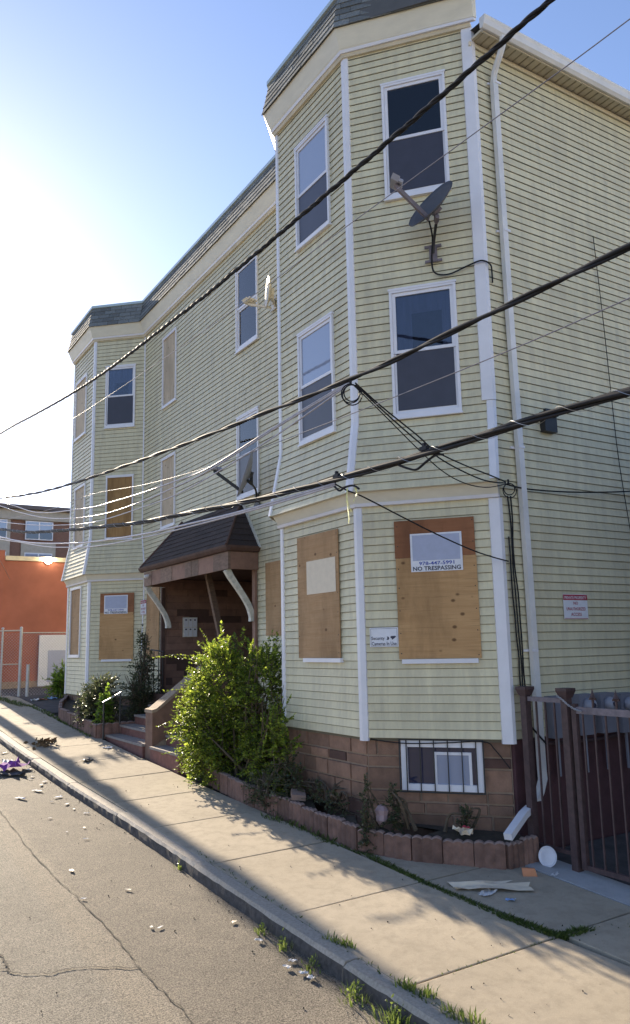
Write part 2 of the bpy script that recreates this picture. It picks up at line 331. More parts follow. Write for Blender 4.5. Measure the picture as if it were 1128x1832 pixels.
# ---------------------------------------------------------------- the lie of the land
def hy(y): return 0.06 * (min(y, 24.5) - 6)
def gz(x, y): return -2.38 + hy(y) + 0.02 * (max(min(x, 9), 3) - 6.5)
KT = [(-60, 3.9), (0, 3.76), (4.5, 3.71), (7, 3.63), (8.5, 3.59), (9.7, 3.56), (11, 3.52), (13, 3.43), (15.4, 3.37), (17, 3.335), (18.1, 3.33), (24, 3.3), (120, 3.3)]
def kx(y):
    for (a, xa), (b_, xb) in zip(KT, KT[1:]):
        if a <= y <= b_: return xa + (xb - xa) * (y - a) / (b_ - a)
    return KT[-1][1]
def rz(x, y):
    k = 3.6; base = -2.38 + hy(y) + 0.02 * (k - 6.5) - 0.135
    return base + (0.02 * (k - x) if x > 0.5 else 0.062 - 0.02 * (0.5 - x)) 
# ================================================================ GROUND, ROAD, KERB, SIDEWALK
mb = MB()
ys_ = [-120, -40, -10, 0, 6, 12, 18, 24.5, 40, 80, 400]; xs_ = [-400, -60, 3, 9, 60, 400]
gi = {}
for i, x in enumerate(xs_):
    for j, y in enumerate(ys_): gi[i, j] = mb.pt((x, y, gz(x, y) - 0.30))
for i in range(len(xs_) - 1):
    for j in range(len(ys_) - 1): mb.f.append([gi[i, j], gi[i + 1, j], gi[i + 1, j + 1], gi[i, j + 1]]); mb.mi.append(0)
build('ground', mb, 'earth', kind='structure')
mb = MB(); ry = [-60 + 2 * k for k in range(61)]
for y in ry[:-1]:
    for xa, xb in ((-5.6, -2.5), (-2.5, 0.5), (0.5, 2.33), (2.33, None)):
        def q(x, yy): x = kx(yy) + 0.06 if x is None else x; return (x, yy, rz(x, yy) + 0.006 * noise.noise(Vector((x, yy * .5, 3))))
        mb.poly(q(xa, y), q(xb, y), q(xb, y + 2), q(xa, y + 2))
road = build('road', mb, 'asphalt', kind='structure', loc=(0, 0, 0), smooth=True)
def crack(name, pts, wd):
    mb = MB(); P = smooth_path([(x, y, 0) for x, y in pts], 8); rng = random.Random(5); L = []; 
    for i, p in enumerate(P):
        d = (P[min(i + 1, len(P) - 1)] - P[max(i - 1, 0)]).normalized(); s = Vector((-d.y, d.x, 0))
        j = s * rng.uniform(-.012, .012); ww = wd * rng.uniform(.35, 1.3)
        L.append([(q_.x, q_.y, rz(q_.x, q_.y) + 0.010 + .006 * noise.noise(Vector((q_.x, q_.y * .5, 3)))) for q_ in (p + j - s * ww, p + j + s * ww)])
    for a, b in zip(L, L[1:]): mb.poly(a[0], a[1], b[1], b[0])
    build(name, mb, 'crack', parent=road)
crack('crack', [(0.9, 7.35), (1.39, 7.1), (1.45, 7.0), (1.56, 6.91), (1.71, 6.84), (1.84, 6.85), (1.97, 6.82), (2.17, 6.72), (2.36, 6.60)], 0.008)
crack('crack', [(1.40, 7.9), (1.44, 7.4), (1.45, 7.19), (1.44, 7.03)], 0.008)
crack('crack', [(2.29, 12.2), (2.29, 11.38), (2.27, 10.01), (2.31, 8.88), (2.35, 8.21), (2.38, 7.19), (2.36, 6.61), (2.38, 6.18), (2.40, 5.77), (2.37, 5.3), (2.38, 4.2)], 0.005)

kerb = thing('kerb', (3.7, 6, gz(3.7, 6)), kind='structure')
KJ = [-14, -11.6, -9, -6.5, -4, -1.5, 0.9, 3.3, 5.65, 8.45, 10.9, 13.0, 15.25, 16.8, 18.6, 20.8, 23, 25.4, 28]
KW = 0.155
for a, b in zip(KJ, KJ[1:]):
    mb = MB(); n = 22 if 2 < a < 16 else 5; rng = random.Random(int(a * 10)); dz = rng.uniform(-.008, .008); dx = rng.uniform(-.012, .012)
    rows = []
    for i in range(n + 1):
        y = a + .008 + (b - a - .016) * i / n; x = kx(y) + dx; zt = gz(x + .1, y) + dz; j = lambda s: rng.uniform(-s, s) * .55
        e = .012 if i in (0, n) else 0
        rows.append([(x - .012 + j(.008), y, rz(x, y) - .10), (x - .006 + j(.011), y, rz(x, y) + .05 + j(.012)), (x + .002 + j(.012), y, zt - .035 + j(.006)), (x + .022 + e + j(.008), y, zt - e * .5 + j(.003)), (x + .09, y, zt + j(.003)), (x + KW, y, zt - .002), (x + KW, y, zt - .2)])
    for r0, r1 in zip(rows, rows[1:]):
        for k in range(6): mb.cur = 1 if k < 2 else 0; mb.poly(r0[k], r0[k + 1], r1[k + 1], r1[k])
    mb.poly(*rows[0]); mb.poly(*rows[-1][::-1])
    build('kerb_stone', mb, ['granite', 'kerb_face'], parent=kerb)

walk = thing('sidewalk', (5, 6, gz(5, 6)), kind='structure')
mb = MB(); yy = [-14, 0, 6, 12, 18, 24.5, 40]
for a, b in zip(yy, yy[1:]):
    mb.poly((kx(a) + .1, a, gz(kx(a), a) - .045), (7.0, a, gz(7, a) - .045), (7.0, b, gz(7, b) - .045), (kx(b) + .1, b, gz(kx(b), b) - .045))
build('joint_bed', mb, 'soil', parent=walk)
def slab(x0a, x1a, x0b, x1b, a, b, mat='slab', g=0.0105, tilt=0.004):
    """a slab between y=a and y=b; x limits at a and at b; edges slightly broken"""
    rng = random.Random(int(a * 100 + x0a * 10)); mb = MB(); dz = [rng.uniform(-tilt, tilt) for _ in range(4)]
    a += g; b -= g; n = 5; lo = []; hi = []
    ring = []
    for i in range(n): ring.append((x0a + g + (x1a - x0a - 2 * g) * i / n, a, dz[0] + (dz[1] - dz[0]) * i / n))
    for i in range(n): k = i / n; ring.append((x1a - g + (x1b - x1a) * k, a + (b - a) * k, dz[1] + (dz[2] - dz[1]) * k))
    for i in range(n): k = i / n; ring.append((x1b - g + (x0b - x1b + 2 * g) * k, b, dz[2] + (dz[3] - dz[2]) * k))
    for i in range(n): k = i / n; ring.append((x0b + g + (x0a - x0b) * k, b + (a - b) * k, dz[3] + (dz[0] - dz[3]) * k))
    top = [(x + rng.uniform(-.003, .003), y + rng.uniform(-.003, .003), gz(x, y) + z) for x, y, z in ring]
    cx, cy = sum(p[0] for p in top) / len(top), sum(p[1] for p in top) / len(top)
    ins = [(p[0] + (cx - p[0]) * .012, p[1] + (cy - p[1]) * .012, p[2] + .003) for p in top]
    bot = [(x, y, z - .09) for x, y, z in top]
    mb.poly(*ins); N = len(top)
    for i in range(N):
        j = (i + 1) % N; mb.poly(bot[i], bot[j], top[j], top[i]); mb.poly(top[i], top[j], ins[j], ins[i])
    build('slab', mb, mat, parent=walk)
YJ = [-13.9, -11.3, -9.6, -8.0, -6.3, -4.7, -3.1, -1.4, 0.2, 1.83, 3.45, 5.08, 6.70, 8.34, 9.97, 11.44, 12.91, 14.5, 16.1, 17.7, 19.3, 20.9, 22.5, 24.2, 26.2]
def midx(y): return 5.48 + (5.33 - 5.48) * (y - 5.0) / 1.7 if y < 6.7 else max(5.05, 5.33 - .035 * (y - 6.7))
for a, b in zip(YJ, YJ[1:]):
    l = lambda y: kx(y) + KW
    slab(l(a), midx(a), l(b), midx(b), a, b)
    if b < 9: slab(midx(a) + (.05 if 4 < a < 8 else 0), 6.55, midx(b) + (.05 if 4 < b < 8 else 0), 6.55, a, b); slab(6.55, 7.0, 6.55, 7.0, a, b, 'slab_pale')
    elif a > 19.5: slab(midx(a), 6.9, midx(b), 6.9, a, b, 'yard')
mb = MB()
mb.poly((7.0, -14, gz(7, -14) - .03), (24, -14, gz(9, -14) - .03), (24, 6.8, gz(9, 6.8) - .03), (7.0, 6.8, gz(7, 6.8) - .03))
build('side_yard', mb, 'yard', kind='structure')
mb = MB()
mb.poly((6.9, 22, gz(7, 22) - .02), (24, 22, gz(9, 22) - .02), (24, 40, gz(9, 40) - .02), (6.9, 40, gz(7, 40) - .02)); mb.poly((3.4, 26.2, gz(4, 26.2) - .02), (6.9, 26.2, gz(7, 26.2) - .02), (6.9, 40, gz(7, 40) - .02), (3.4, 40, gz(4, 40) - .02))
build('driveway', mb, 'yard', kind='structure')

# ================================================================ THE APARTMENT HOUSE
house = thing('apartment_house', (9, 14, gz(7, 14)), 'three storey pale yellow clapboard house with bay fronts and boarded windows', 'house')
V = [(20, 6.845), (6.843, 6.845), (5.705, 8.1715), (5.705, 10.13), (6.75, 11.35), (6.75, 19.15), (5.705, 20.13), (5.705, 22.1), (6.75, 23.3), (20, 23.3)]
NF = len(V) - 1
class Face:
    def __init__(s, i):
        s.A = Vector((V[i][0], V[i][1], 0)); s.B = Vector((V[i + 1][0], V[i + 1][1], 0)); s.L = (s.B - s.A).length; s.d = (s.B - s.A) / s.L; s.n = Vector((-s.d.y, s.d.x, 0))
    def P(s, u, o, z): return s.A + s.d * u + s.n * o + Vector((0, 0, z))
    def C(s, u, o, z): p = s.P(u, o, z); return (p.x, p.y, p.z)
FS = [Face(i) for i in range(NF)]
SIDE, ANG, FRO, HID, MAIN, FANG, FFRO, FHID, FEND = range(NF)
BAY = {ANG, FRO, HID, FANG, FFRO, FHID}
# u helpers measured the way the photograph reads
uA = lambda al: FS[ANG].L - al           # along from the front/angled corner towards the side wall
uF = lambda y: y - 8.1715
uM = lambda y: y - 11.35
uFA = lambda al: FS[FANG].L - al
uFF = lambda y: y - 20.13
uS = lambda x: 20 - x
def mitre(k, oa, ob):
    """offset point at vertex k: oa on the face before it, ob on the face after it"""
    n1, n2 = FS[k - 1].n, FS[k].n; det = n1.x * n2.y - n1.y * n2.x
    if k == 1 and abs(oa - ob) > 1e-6:      # the flare stops square at the house corner
        lo = min(oa, ob); p = mitre(1, lo, lo); return p + (n2 * (ob - lo) if ob > oa else n1 * (oa - lo))
    mx = (oa * n2.y - ob * n1.y) / det; my = (n1.x * ob - n2.x * oa) / det
    return Vector((V[k][0] + mx, V[k][1] + my, 0))
ZS0, ZS1, E = -1.10, 8.19, 0.1016
def off(i, z): return 0.17 * (2.85 - z) / 0.95 if i in BAY and 1.89 <= z < 2.85 else 0.0
def ends(i, z, extra):
    """u of both ends of face i at height z for a board standing 'extra' proud"""
    f = FS[i]; o = off(i, z) + extra
    oa = off(i - 1, z) + extra if i > 0 else 0; ob = off(i + 1, z) + extra if i + 1 < NF else 0
    a = (mitre(i, oa, o) - f.A).dot(f.d) if i > 0 else 0.0
    b = (mitre(i + 1, o, ob) - f.A).dot(f.d) if i + 1 < NF else f.L
    return a, b, o
PIECES = []
def board(mb_, i, z0, z1, holes, seams=False):
    mb = mb_
    rs = random.Random(int(z0 * 1000) + i * 77); sm = {}
    f = FS[i]; LIP, TOP = 0.0165, 0.003
    z0 = z0 + rs.uniform(-.0012, .0012)      # courses never sit perfectly level
    a0, b0, o0 = ends(i, max(z0, ZS0) + 1e-4, LIP); a1, b1, o1 = ends(i, z1 - 1e-4, TOP)
    cuts = sorted({0.0, 1.0} | {min(1, max(0, (h - (a0 + a1) / 2) / ((b0 + b1) / 2 - (a0 + a1) / 2))) for H in holes if H[2] < z1 and H[3] > z0 for h in H[:2]})
    if seams:      # lengths of siding overlap: each new length stands a hair proud
        s = rs.uniform(.15, .6) * 3.6 / FS[i].L
        while s < .97: cuts.append(s); sm[s] = rs.uniform(.0015, .004); s += 3.6 / FS[i].L
        cuts.sort()
    jit = 0.0
    for s0, s1 in zip(cuts, cuts[1:]):
        if s0 in sm: jit = sm[s0]
        if s1 - s0 < 1e-5: continue
        um = ((a0 + a1) + (b0 + b1 - a0 - a1) * (s0 + s1) / 2) / 2; lo, hi = z0, z1
        for H in holes:
            if H[0] < um < H[1]:
                if H[2] <= lo + 1e-6 and H[3] > lo: lo = min(H[3], hi)
                elif H[2] < hi and H[3] >= hi: hi = max(H[2], lo)
        if hi - lo < 1e-4: continue
        def pt(s, z):
            k = (z - z0) / (z1 - z0); a = a0 + (a1 - a0) * k; b = b0 + (b1 - b0) * k; o = o0 + (o1 - o0) * k + jit
            return f.C(a + (b - a) * s, o, z)
        if mb_ is None: mb = MB(); PIECES.append(((s1 - s0) * (b0 - a0) * (hi - lo), mb))
        p, q, r_, t_ = pt(s0, lo), pt(s1, lo), pt(s1, hi), pt(s0, hi)
        mb.cur = 0
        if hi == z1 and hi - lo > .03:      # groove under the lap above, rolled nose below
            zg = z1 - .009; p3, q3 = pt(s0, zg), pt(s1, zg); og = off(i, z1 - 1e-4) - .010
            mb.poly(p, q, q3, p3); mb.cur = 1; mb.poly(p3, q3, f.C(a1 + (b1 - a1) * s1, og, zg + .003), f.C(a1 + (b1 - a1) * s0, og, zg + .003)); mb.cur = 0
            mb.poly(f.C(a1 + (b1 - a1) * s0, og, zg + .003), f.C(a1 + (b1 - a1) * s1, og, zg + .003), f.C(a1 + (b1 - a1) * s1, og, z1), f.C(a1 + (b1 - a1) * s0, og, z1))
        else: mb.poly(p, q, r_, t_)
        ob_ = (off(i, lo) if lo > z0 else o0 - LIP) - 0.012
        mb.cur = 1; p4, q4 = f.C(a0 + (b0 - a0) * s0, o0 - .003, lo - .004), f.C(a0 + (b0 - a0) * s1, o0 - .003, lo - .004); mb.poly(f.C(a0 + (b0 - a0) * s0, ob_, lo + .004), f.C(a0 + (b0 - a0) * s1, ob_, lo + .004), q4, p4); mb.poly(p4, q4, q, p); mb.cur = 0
HOLES = {i: [] for i in range(NF)}
# window openings: (face, u0, u1, z0, z1, kind)
WIN = []
def win(face, ua, ub, z0, z1, kind, **kw):
    ua, ub = min(ua, ub), max(ua, ub); HOLES[face].append((ua, ub, z0, z1)); WIN.append((face, ua, ub, z0, z1, kind, kw))
win(ANG, uA(.515), uA(1.38), 5.86, 7.55, 'glass')
win(ANG, uA(.515), uA(1.38), 2.84, 4.55, 'glass')
win(FRO, uF(8.60), uF(9.52), 5.85, 7.50, 'glass_sky')
win(FRO, uF(8.60), uF(9.53), 2.85, 4.50, 'glass_sky')
win(MAIN, uM(12.79), uM(13.72), 5.84, 7.60, 'glass_open')
win(MAIN, uM(12.79), uM(13.70), 2.84, 4.46, 'glass_open')
win(MAIN, uM(16.95), uM(17.83), 5.79, 7.56, 'ply_pale')
win(MAIN, uM(16.95), uM(17.83), 2.82, 4.50, 'ply_pale')
win(FANG, uFA(.33), uFA(1.165), 5.72, 7.37, 'glass_dim')
win(FANG, uFA(.41), uFA(1.165), 2.78, 4.41, 'ply_grain')
win(FFRO, uFF(20.79), uFF(21.86), 5.78, 7.42, 'ply_pale')
win(FFRO, uFF(20.65), uFF(21.63), 2.72, 4.36, 'ply_pale')
win(FFRO, uFF(20.75), uFF(21.75), -.14, 1.64, 'ply_warm')
PORCH_U = (uM(13.0), uM(17.43)); HOLES[MAIN].append((PORCH_U[0], PORCH_U[1], -2.0, 1.60))
# siding
ZB0, ZB1 = 1.745, 1.90
def courses(i):
    if i in BAY:
        n = int(round((ZB0 - ZS0) / E)); L = [(ZS0 + (ZB0 - ZS0) * k / n, ZS0 + (ZB0 - ZS0) * (k + 1) / n) for k in range(n)]
        z = ZB1
    else: L = []; z = ZS0
    top = 7.92 if i == SIDE else ZS1
    while z < top - .02: L.append((z, min(z + E, top))); z += E
    return L
for i in range(NF):
    if i in (ANG, FRO, SIDE):
        for z0, z1 in courses(i): board(None, i, z0, z1, HOLES[i])
    else:
        mb = MB()
        for z0, z1 in courses(i): board(mb, i, z0, z1, HOLES[i], seams=True)
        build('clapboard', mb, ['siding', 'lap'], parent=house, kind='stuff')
PIECES.sort(key=lambda t: -t[0])        # the 300 largest boards are objects of their own
rest = MB()
for k, (_, mb) in enumerate(PIECES):
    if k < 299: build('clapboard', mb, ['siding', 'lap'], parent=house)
    else:
        n0 = len(rest.v); rest.v += mb.v; rest.f += [[i + n0 for i in q] for q in mb.f]; rest.mi += mb.mi
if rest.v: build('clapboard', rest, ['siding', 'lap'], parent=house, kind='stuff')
# walls behind the siding (with the porch recess left open) and the flat roof
mb = MB()
def wall_strip(mb, i, u0, u1, z0, z1, o=-0.03): f = FS[i]; mb.poly(f.C(u0, o, z0), f.C(u1, o, z0), f.C(u1, o, z1), f.C(u0, o, z1))
for i in range(NF):
    f = FS[i]; e0, e1 = ends(i, 5, -.03)[:2]
    if i == MAIN:
        wall_strip(mb, i, e0, PORCH_U[0], -1.14, 8.6); wall_strip(mb, i, PORCH_U[1], e1, -1.14, 8.6); wall_strip(mb, i, PORCH_U[0], PORCH_U[1], 1.60, 8.6)
    else: wall_strip(mb, i, e0, e1, -1.14, 7.95 if i == SIDE else 8.6)
mb.box(18, 19.9, 6.9, 23.2, -3, 8.6)
build('wall', mb, 'backing', parent=house)
mb = MB(); mb.poly(*[(x, max(y, 9.2), 8.98) if x > 6.8 else (x, y, 8.98) for x, y in V]); build('roof_deck', mb, 'roof', parent=house)
# swept trims round the bays
def sweep(mb, k0, k1, prof, e0, e1):
    """prof: (offset, z) swept from vertex k0 to k1; e0/e1: offsets of the faces beyond the ends"""
    R_ = []
    for k in range(k0, k1 + 1):
        row = []
        for o, z in prof:
            p = mitre(k, e0 if k == k0 else o, e1 if k == k1 else o); row.append((p.x, p.y, z))
        R_.append(row)
    n = len(prof)
    for a, b in zip(R_, R_[1:]):
        for j in range(n): mb.poly(a[j], a[(j + 1) % n], b[(j + 1) % n], b[j])
    mb.poly(*R_[0]); mb.poly(*R_[-1][::-1])
for k0, k1, ea, eb in ((1, 4, .03, .0), (5, 8, .0, .03)):
    mb = MB(); sweep(mb, k0, k1, [(-.02, 1.765), (.055, 1.765), (.13, 1.90), (.165, 1.912), (.165, 1.925), (-.02, 1.925)], ea, eb); build('belt_board', mb, 'frieze', parent=house)
    mb = MB(); sweep(mb, k0, k1, [(-.02, 1.725), (.062, 1.725), (.075, 1.764), (-.02, 1.764)], ea, eb); build('belt_moulding', mb, 'white', parent=house)
mb = MB(); sweep(mb, 1, 8, [(-.02, 8.205), (.095, 8.205), (.11, 8.23), (.205, 8.475), (-.02, 8.475)], .12, .03); build('frieze_board', mb, 'frieze', parent=house)
mb = MB(); sweep(mb, 1, 8, [(-.02, 8.165), (.085, 8.165), (.10, 8.204), (-.02, 8.204)], .11, .03); build('frieze_moulding', mb, 'white', parent=house)
mb = MB(); sweep(mb, 1, 8, [(-.02, 8.12), (.05, 8.12), (.07, 8.164), (-.02, 8.164)], .02, .03); build('soffit_strip', mb, 'soffit', parent=house)
mb = MB(); sweep(mb, 1, 8, [(-.02, 8.476), (.215, 8.476), (.10, 9.03), (-.02, 9.03)], .34, .03); build('mansard', mb, 'roof', parent=house)
mb = MB(); sweep(mb, 1, 8, [(-.1, 9.031), (.115, 9.01), (.15, 9.02), (.15, 9.085), (-.1, 9.10)], .30, .03); build('drip_edge', mb, 'drip', parent=house)
# mansard shingles, one by one
rng = random.Random(3)
for i in (ANG, FRO, MAIN, FANG, FFRO):
    f = FS[i]; rows = 5; zb, zt = 8.47, 9.02; tw = 0.30
    for r_ in range(rows):
        za = zb + (zt - zb) * r_ / rows; zc = zb + (zt - zb) * (r_ + 1) / rows
        def edge(z, ex):
            o = .225 + (.11 - .225) * (z - zb) / (zt - zb) + ex
            k0 = mitre(i, .34 if i == ANG else o, o) if False else mitre(i, o if i != ANG else .34 * 1.0, o); k1 = mitre(i + 1, o, o)
            return (k0 - f.A).dot(f.d), (k1 - f.A).dot(f.d), o
        A0, B0, O0 = edge(za, .012); A1, B1, O1 = edge(zc, .003)
        u = A0 - (tw * .5 if r_ % 2 else 0)
        while u < B0:
            s0 = max(u, A0); s1 = min(u + tw - .008, B0); u += tw
            if s1 - s0 < .03: continue
            s0t, s1t = max(s0, A1), min(s1, B1)
            if s1t <= s0t: continue
            dz = rng.uniform(-.004, .004); ex = rng.uniform(0, .006); mb = MB()
            lo = [f.C(s0, O0 + ex, za + dz), f.C(s1, O0 + ex, za + dz), f.C(s1, O0 - .012, za + dz), f.C(s0, O0 - .012, za + dz)]
            hi = [f.C(s0t, O1, zc + .004), f.C(s1t, O1, zc + .004), f.C(s1t, O1 - .015, zc + .004), f.C(s0t, O1 - .015, zc + .004)]
            mb.hexa(lo, hi); build('shingle', mb, 'shingle', parent=house)
# corner trims following the flare
def corner_trim(k, wl, wr, z0, z1, th=.03, mat='white'):
    zs = [z0] + [z for z in (1.90, 2.85) if z0 < z < z1] + [z1]; mb = MB(); rows = []
    fa, fb = FS[k - 1], FS[k]
    for z in zs:
        zz = min(max(z, z0 + 1e-3), z1 - 1e-3)
        if abs(z - 1.90) < 1e-6: zz = 1.90001
        oa, ob = off(k - 1, zz), off(k, zz)
        m_ = mitre(k, oa + th, ob + th); i_ = mitre(k, oa + .001, ob + .001); zv = Vector((0, 0, z))
        c0 = mitre(k, oa + th, ob + th)
        a1 = m_ - fa.d * (wl); a0 = i_ - fa.d * (wl - .0) ; b1 = m_ + fb.d * wr; b0 = i_ + fb.d * wr
        rows.append([tuple(p + zv) for p in (a0, a1, m_, b1, b0, i_)])
    for r0, r1 in zip(rows, rows[1:]):
        for j in range(6): mb.poly(r0[j], r0[(j + 1) % 6], r1[(j + 1) % 6], r1[j])
    mb.poly(*rows[0]); mb.poly(*rows[-1][::-1]); build('corner_trim', mb, mat, parent=house)
corner_trim(1, .055, .13, 2.95, 8.12, .034); corner_trim(1, .05, .075, 1.93, 2.945, .028); corner_trim(1, .05, .12, -1.15, 1.72, .034)
for k in (2, 3):
    corner_trim(k, .06, .06, 1.905, 8.12); corner_trim(k, .065, .065, -1.14, 1.72)
for k in (6, 7):
    corner_trim(k, .06, .06, 1.905, 8.12); corner_trim(k, .065, .065, -1.12, 1.72)
for k in (4, 5): corner_trim(k, .02, .02, -1.1, 8.12, .024)
# windows
def bar(mb, f, u0, u1, z0, z1, o0, o1): mb.hexa([f.C(u0, o0, z0), f.C(u1, o0, z0), f.C(u1, o1, z0), f.C(u0, o1, z0)], [f.C(u0, o0, z1), f.C(u1, o0, z1), f.C(u1, o1, z1), f.C(u0, o1, z1)])
def ring(mb, f, u0, u1, z0, z1, w_, o0, o1, wt=None, wb=None):
    wt = wt or w_; wb = wb or w_
    bar(mb, f, u0, u0 + w_, z0, z1, o0, o1); bar(mb, f, u1 - w_, u1, z0, z1, o0, o1)
    bar(mb, f, u0 + w_, u1 - w_, z0, z0 + wb, o0, o1); bar(mb, f, u0 + w_, u1 - w_, z1 - wt, z1, o0, o1)
def pane(mb, f, u0, u1, z0, z1, o): bar(mb, f, u0, u1, z0, z1, o - .006, o)
WINLAB = {'glass': None}
for n_, (i, u0, u1, z0, z1, kind, kw) in enumerate(WIN):
    f = FS[i]; mb = MB()
    ring(mb, f, u0, u1, z0, z1, .035, -.02, .046, .03, .05)
    bar(mb, f, u0 - .012, u1 + .012, z1 + .001, z1 + .03, -.01, .05)          # head drip cap
    bar(mb, f, u0 - .012, u1 + .012, z0 - .026, z0 - .001, -.01, .062)        # sill nosing
    if kind.startswith('glass'):
        wobj = build('window', mb, 'white', parent=house)
        a, b, c_, d_ = u0 + .035, u1 - .035, z0 + .05, z1 - .03; mid = (c_ + d_) / 2 + .01
        mb = MB(); ring(mb, f, a + .002, b - .002, mid - .022, d_ - .002, .042, .0, .028, .045, .042); build('sash', mb, 'white', parent=wobj)
        mb = MB(); ring(mb, f, a + .002, b - .002, c_ + .002, mid - .024, .046, -.022, .012, .04, .06); build('sash', mb, 'white', parent=wobj)
        mb = MB(); pane(mb, f, a + .044, b - .044, mid + .02, d_ - .047, .014); build('pane', mb, 'glass_sky' if kind in ('glass_sky',) else 'clear', parent=wobj)
        mb = MB(); pane(mb, f, a + .048, b - .048, c_ + .062, mid - .064, -.006); build('pane', mb, 'clear', parent=wobj)
        mb = MB(); pane(mb, f, a, b, c_, d_, -.0235); build('interior', mb, 'dim_room', parent=wobj)
        rc = random.Random(n_ * 13 + 5); mb = MB()      # curtains and half-drawn blinds
        hang = [(a + .03, a + (b - a) * rc.uniform(.16, .42), c_ + .04), (b - (b - a) * rc.uniform(.12, .40), b - .03, c_ + .04), (a + .03, b - .03, d_ - (d_ - c_) * rc.uniform(.06, .42))]
        for ca, cb, cz in hang:
            k_ = max(4, int((cb - ca) / .035))
            for q_ in range(k_):
                ua_, ub_ = ca + (cb - ca) * q_ / k_, ca + (cb - ca) * (q_ + 1) / k_; oa_, ob2 = -.0205 + .004 * (q_ % 2), -.0205 + .004 * ((q_ + 1) % 2)
                mb.poly(f.C(ua_, oa_, cz), f.C(ub_, ob2, cz), f.C(ub_, ob2, d_ - .02), f.C(ua_, oa_, d_ - .02))
        build('curtain', mb, 'curtain', parent=wobj, kind='stuff')
        if kind != 'glass_open' or z0 < 4:
            mb = MB(); pane(mb, f, a + .03, b - .03, c_ + .045, mid - .024, .018); build('insect_screen', mb, 'screen', parent=wobj)
    else:
        wobj = build('window', mb, 'white', parent=house, label='window closed with a bare plywood sheet')
        mb = MB(); bar(mb, f, u0 + .037, u1 - .037, z0 + .052, z1 - .032, -.01, .012); build('plywood_board', mb, 'ply_pale' if kind.startswith('ply_pale') else kind, parent=wobj)
# plywood over ground-floor windows
def plyboard(i, u0, u1, z0, z1, mat, lab, o=.024, th=.014):
    mb = MB(); bar(mb, FS[i], min(u0, u1), max(u0, u1), z0, z1, o, o + th); return build('plywood_board', mb, mat, parent=house, label=lab)
plyboard(ANG, uA(.475), uA(1.458), -.172, 1.045, 'ply', 'tan plywood sheet with knots'); plyboard(ANG, uA(.468), uA(1.45), 1.048, 1.512, 'ply_red', 'reddish plywood piece above the tan sheet')
plyboard(FRO, uF(8.598), uF(9.645), -.155, 1.515, 'ply_warm', 'narrow tan plywood sheet')
plyboard(MAIN, uM(11.7), uM(12.56), 0.2, 1.49, 'ply_warm', 'plywood sheet beside the porch')
plyboard(MAIN, uM(17.86), uM(18.70), -.20, 1.48, 'ply_warm', 'plywood sheet left of the porch')
plyboard(FANG, uFA(.33), uFA(1.235), -.225, 0.93, 'ply', 'tan plywood sheet with knots'); plyboard(FANG, uFA(.33), uFA(1.235), .933, 1.415, 'ply_red', 'reddish plywood piece above the tan sheet')
for i, ua_, ub_, z0_, z1_ in ((ANG, uA(1.458), uA(.475), -.172, 1.512), (FRO, uF(8.598), uF(9.645), -.155, 1.515), (FANG, uFA(1.235), uFA(.33), -.225, 1.415)):   # screw heads round the edges
    mb = MB(); rg = random.Random(i)
    for k in range(7):
        for u in (ua_ + .03, ub_ - .03): z = z0_ + .05 + (z1_ - z0_ - .1) * k / 6 + rg.uniform(-.02, .02); bar(mb, FS[i], u - .006, u + .006, z - .006, z + .006, .0375, .0405)
    build('screw', mb, 'black', parent=house, kind='stuff')
for i, a, b, z in ((ANG, uA(.51), uA(1.42), -.23), (FRO, uF(8.57), uF(9.5), -.21), (FANG, uFA(.4), uFA(1.2), -.27)):
    mb = MB(); bar(mb, FS[i], min(a, b), max(a, b), z, z + .053, .0, .06); build('window_sill', mb, 'white', parent=house)
# foundation of painted stone blocks
def stones(i, u0, u1, z0, z1, seed, hole=None, o=-.045):
    rng = random.Random(seed); f = FS[i]; mb = MB(); bar(mb, f, u0, u1, z0 - .3, z1, -.3, o - .02); build('foundation', mb, 'mortar', parent=house)
    z = z1
    while z > z0:
        h = rng.choice([.13, .2, .2, .26]); zz = z - h; u = u0
        while u < u1 - .02:
            w_ = rng.uniform(.25, .62); ue = min(u + w_, u1)
            if u1 - ue < .12: ue = u1
            cells = [(u, ue)]
            if hole and hole[2] < z and hole[3] > zz:
                cells = [(a, b) for a, b in ((u, min(ue, hole[0])), (max(u, hole[1]), ue)) if b - a > .02]
            for a, b in cells:
                mb = MB(); g = .0065; pr = o + rng.uniform(-.006, .012); e = .008
                lo = [f.C(a + g, o - .04, zz + g), f.C(b - g, o - .04, zz + g), f.C(b - g, o - .04, z - g), f.C(a + g, o - .04, z - g)]
                hi = [f.C(a + g + e, pr, zz + g + e), f.C(b - g - e, pr, zz + g + e), f.C(b - g - e, pr, z - g - e), f.C(a + g + e, pr, z - g - e)]
                mb.hexa(lo, hi); dark = rng.random() < .14
                build('stone', mb, 'stone_dark' if dark else 'stone', parent=house, label='darker stone' if dark else None)
            u = ue
        z = zz
BW = (uA(1.40), uA(.44), -1.70, -1.13)
stones(ANG, ends(ANG, 5, -.05)[0], ends(ANG, 5, -.05)[1], -2.5, -1.115, 21, BW); stones(FRO, ends(FRO, 5, -.05)[0], ends(FRO, 5, -.05)[1], -2.4, -1.115, 22)
stones(HID, 0, FS[HID].L, -2.2, -1.115, 23)
for i in (MAIN, FANG, FFRO, FHID):
    if i == MAIN:
        for a, b in ((0, PORCH_U[0]), (PORCH_U[1], FS[i].L)):
            mb = MB(); bar(mb, FS[i], a, b, -2.6, -1.115, -.3, -.05); build('foundation', mb, 'stone', parent=house)
    elif i == FFRO: stones(i, 0, FS[i].L, -1.9, -1.115, 24)
    else: mb = MB(); e = ends(i, 5, -.05); bar(mb, FS[i], e[0], e[1], -2.4, -1.115, -.3, -.05); build('foundation', mb, 'stone', parent=house)
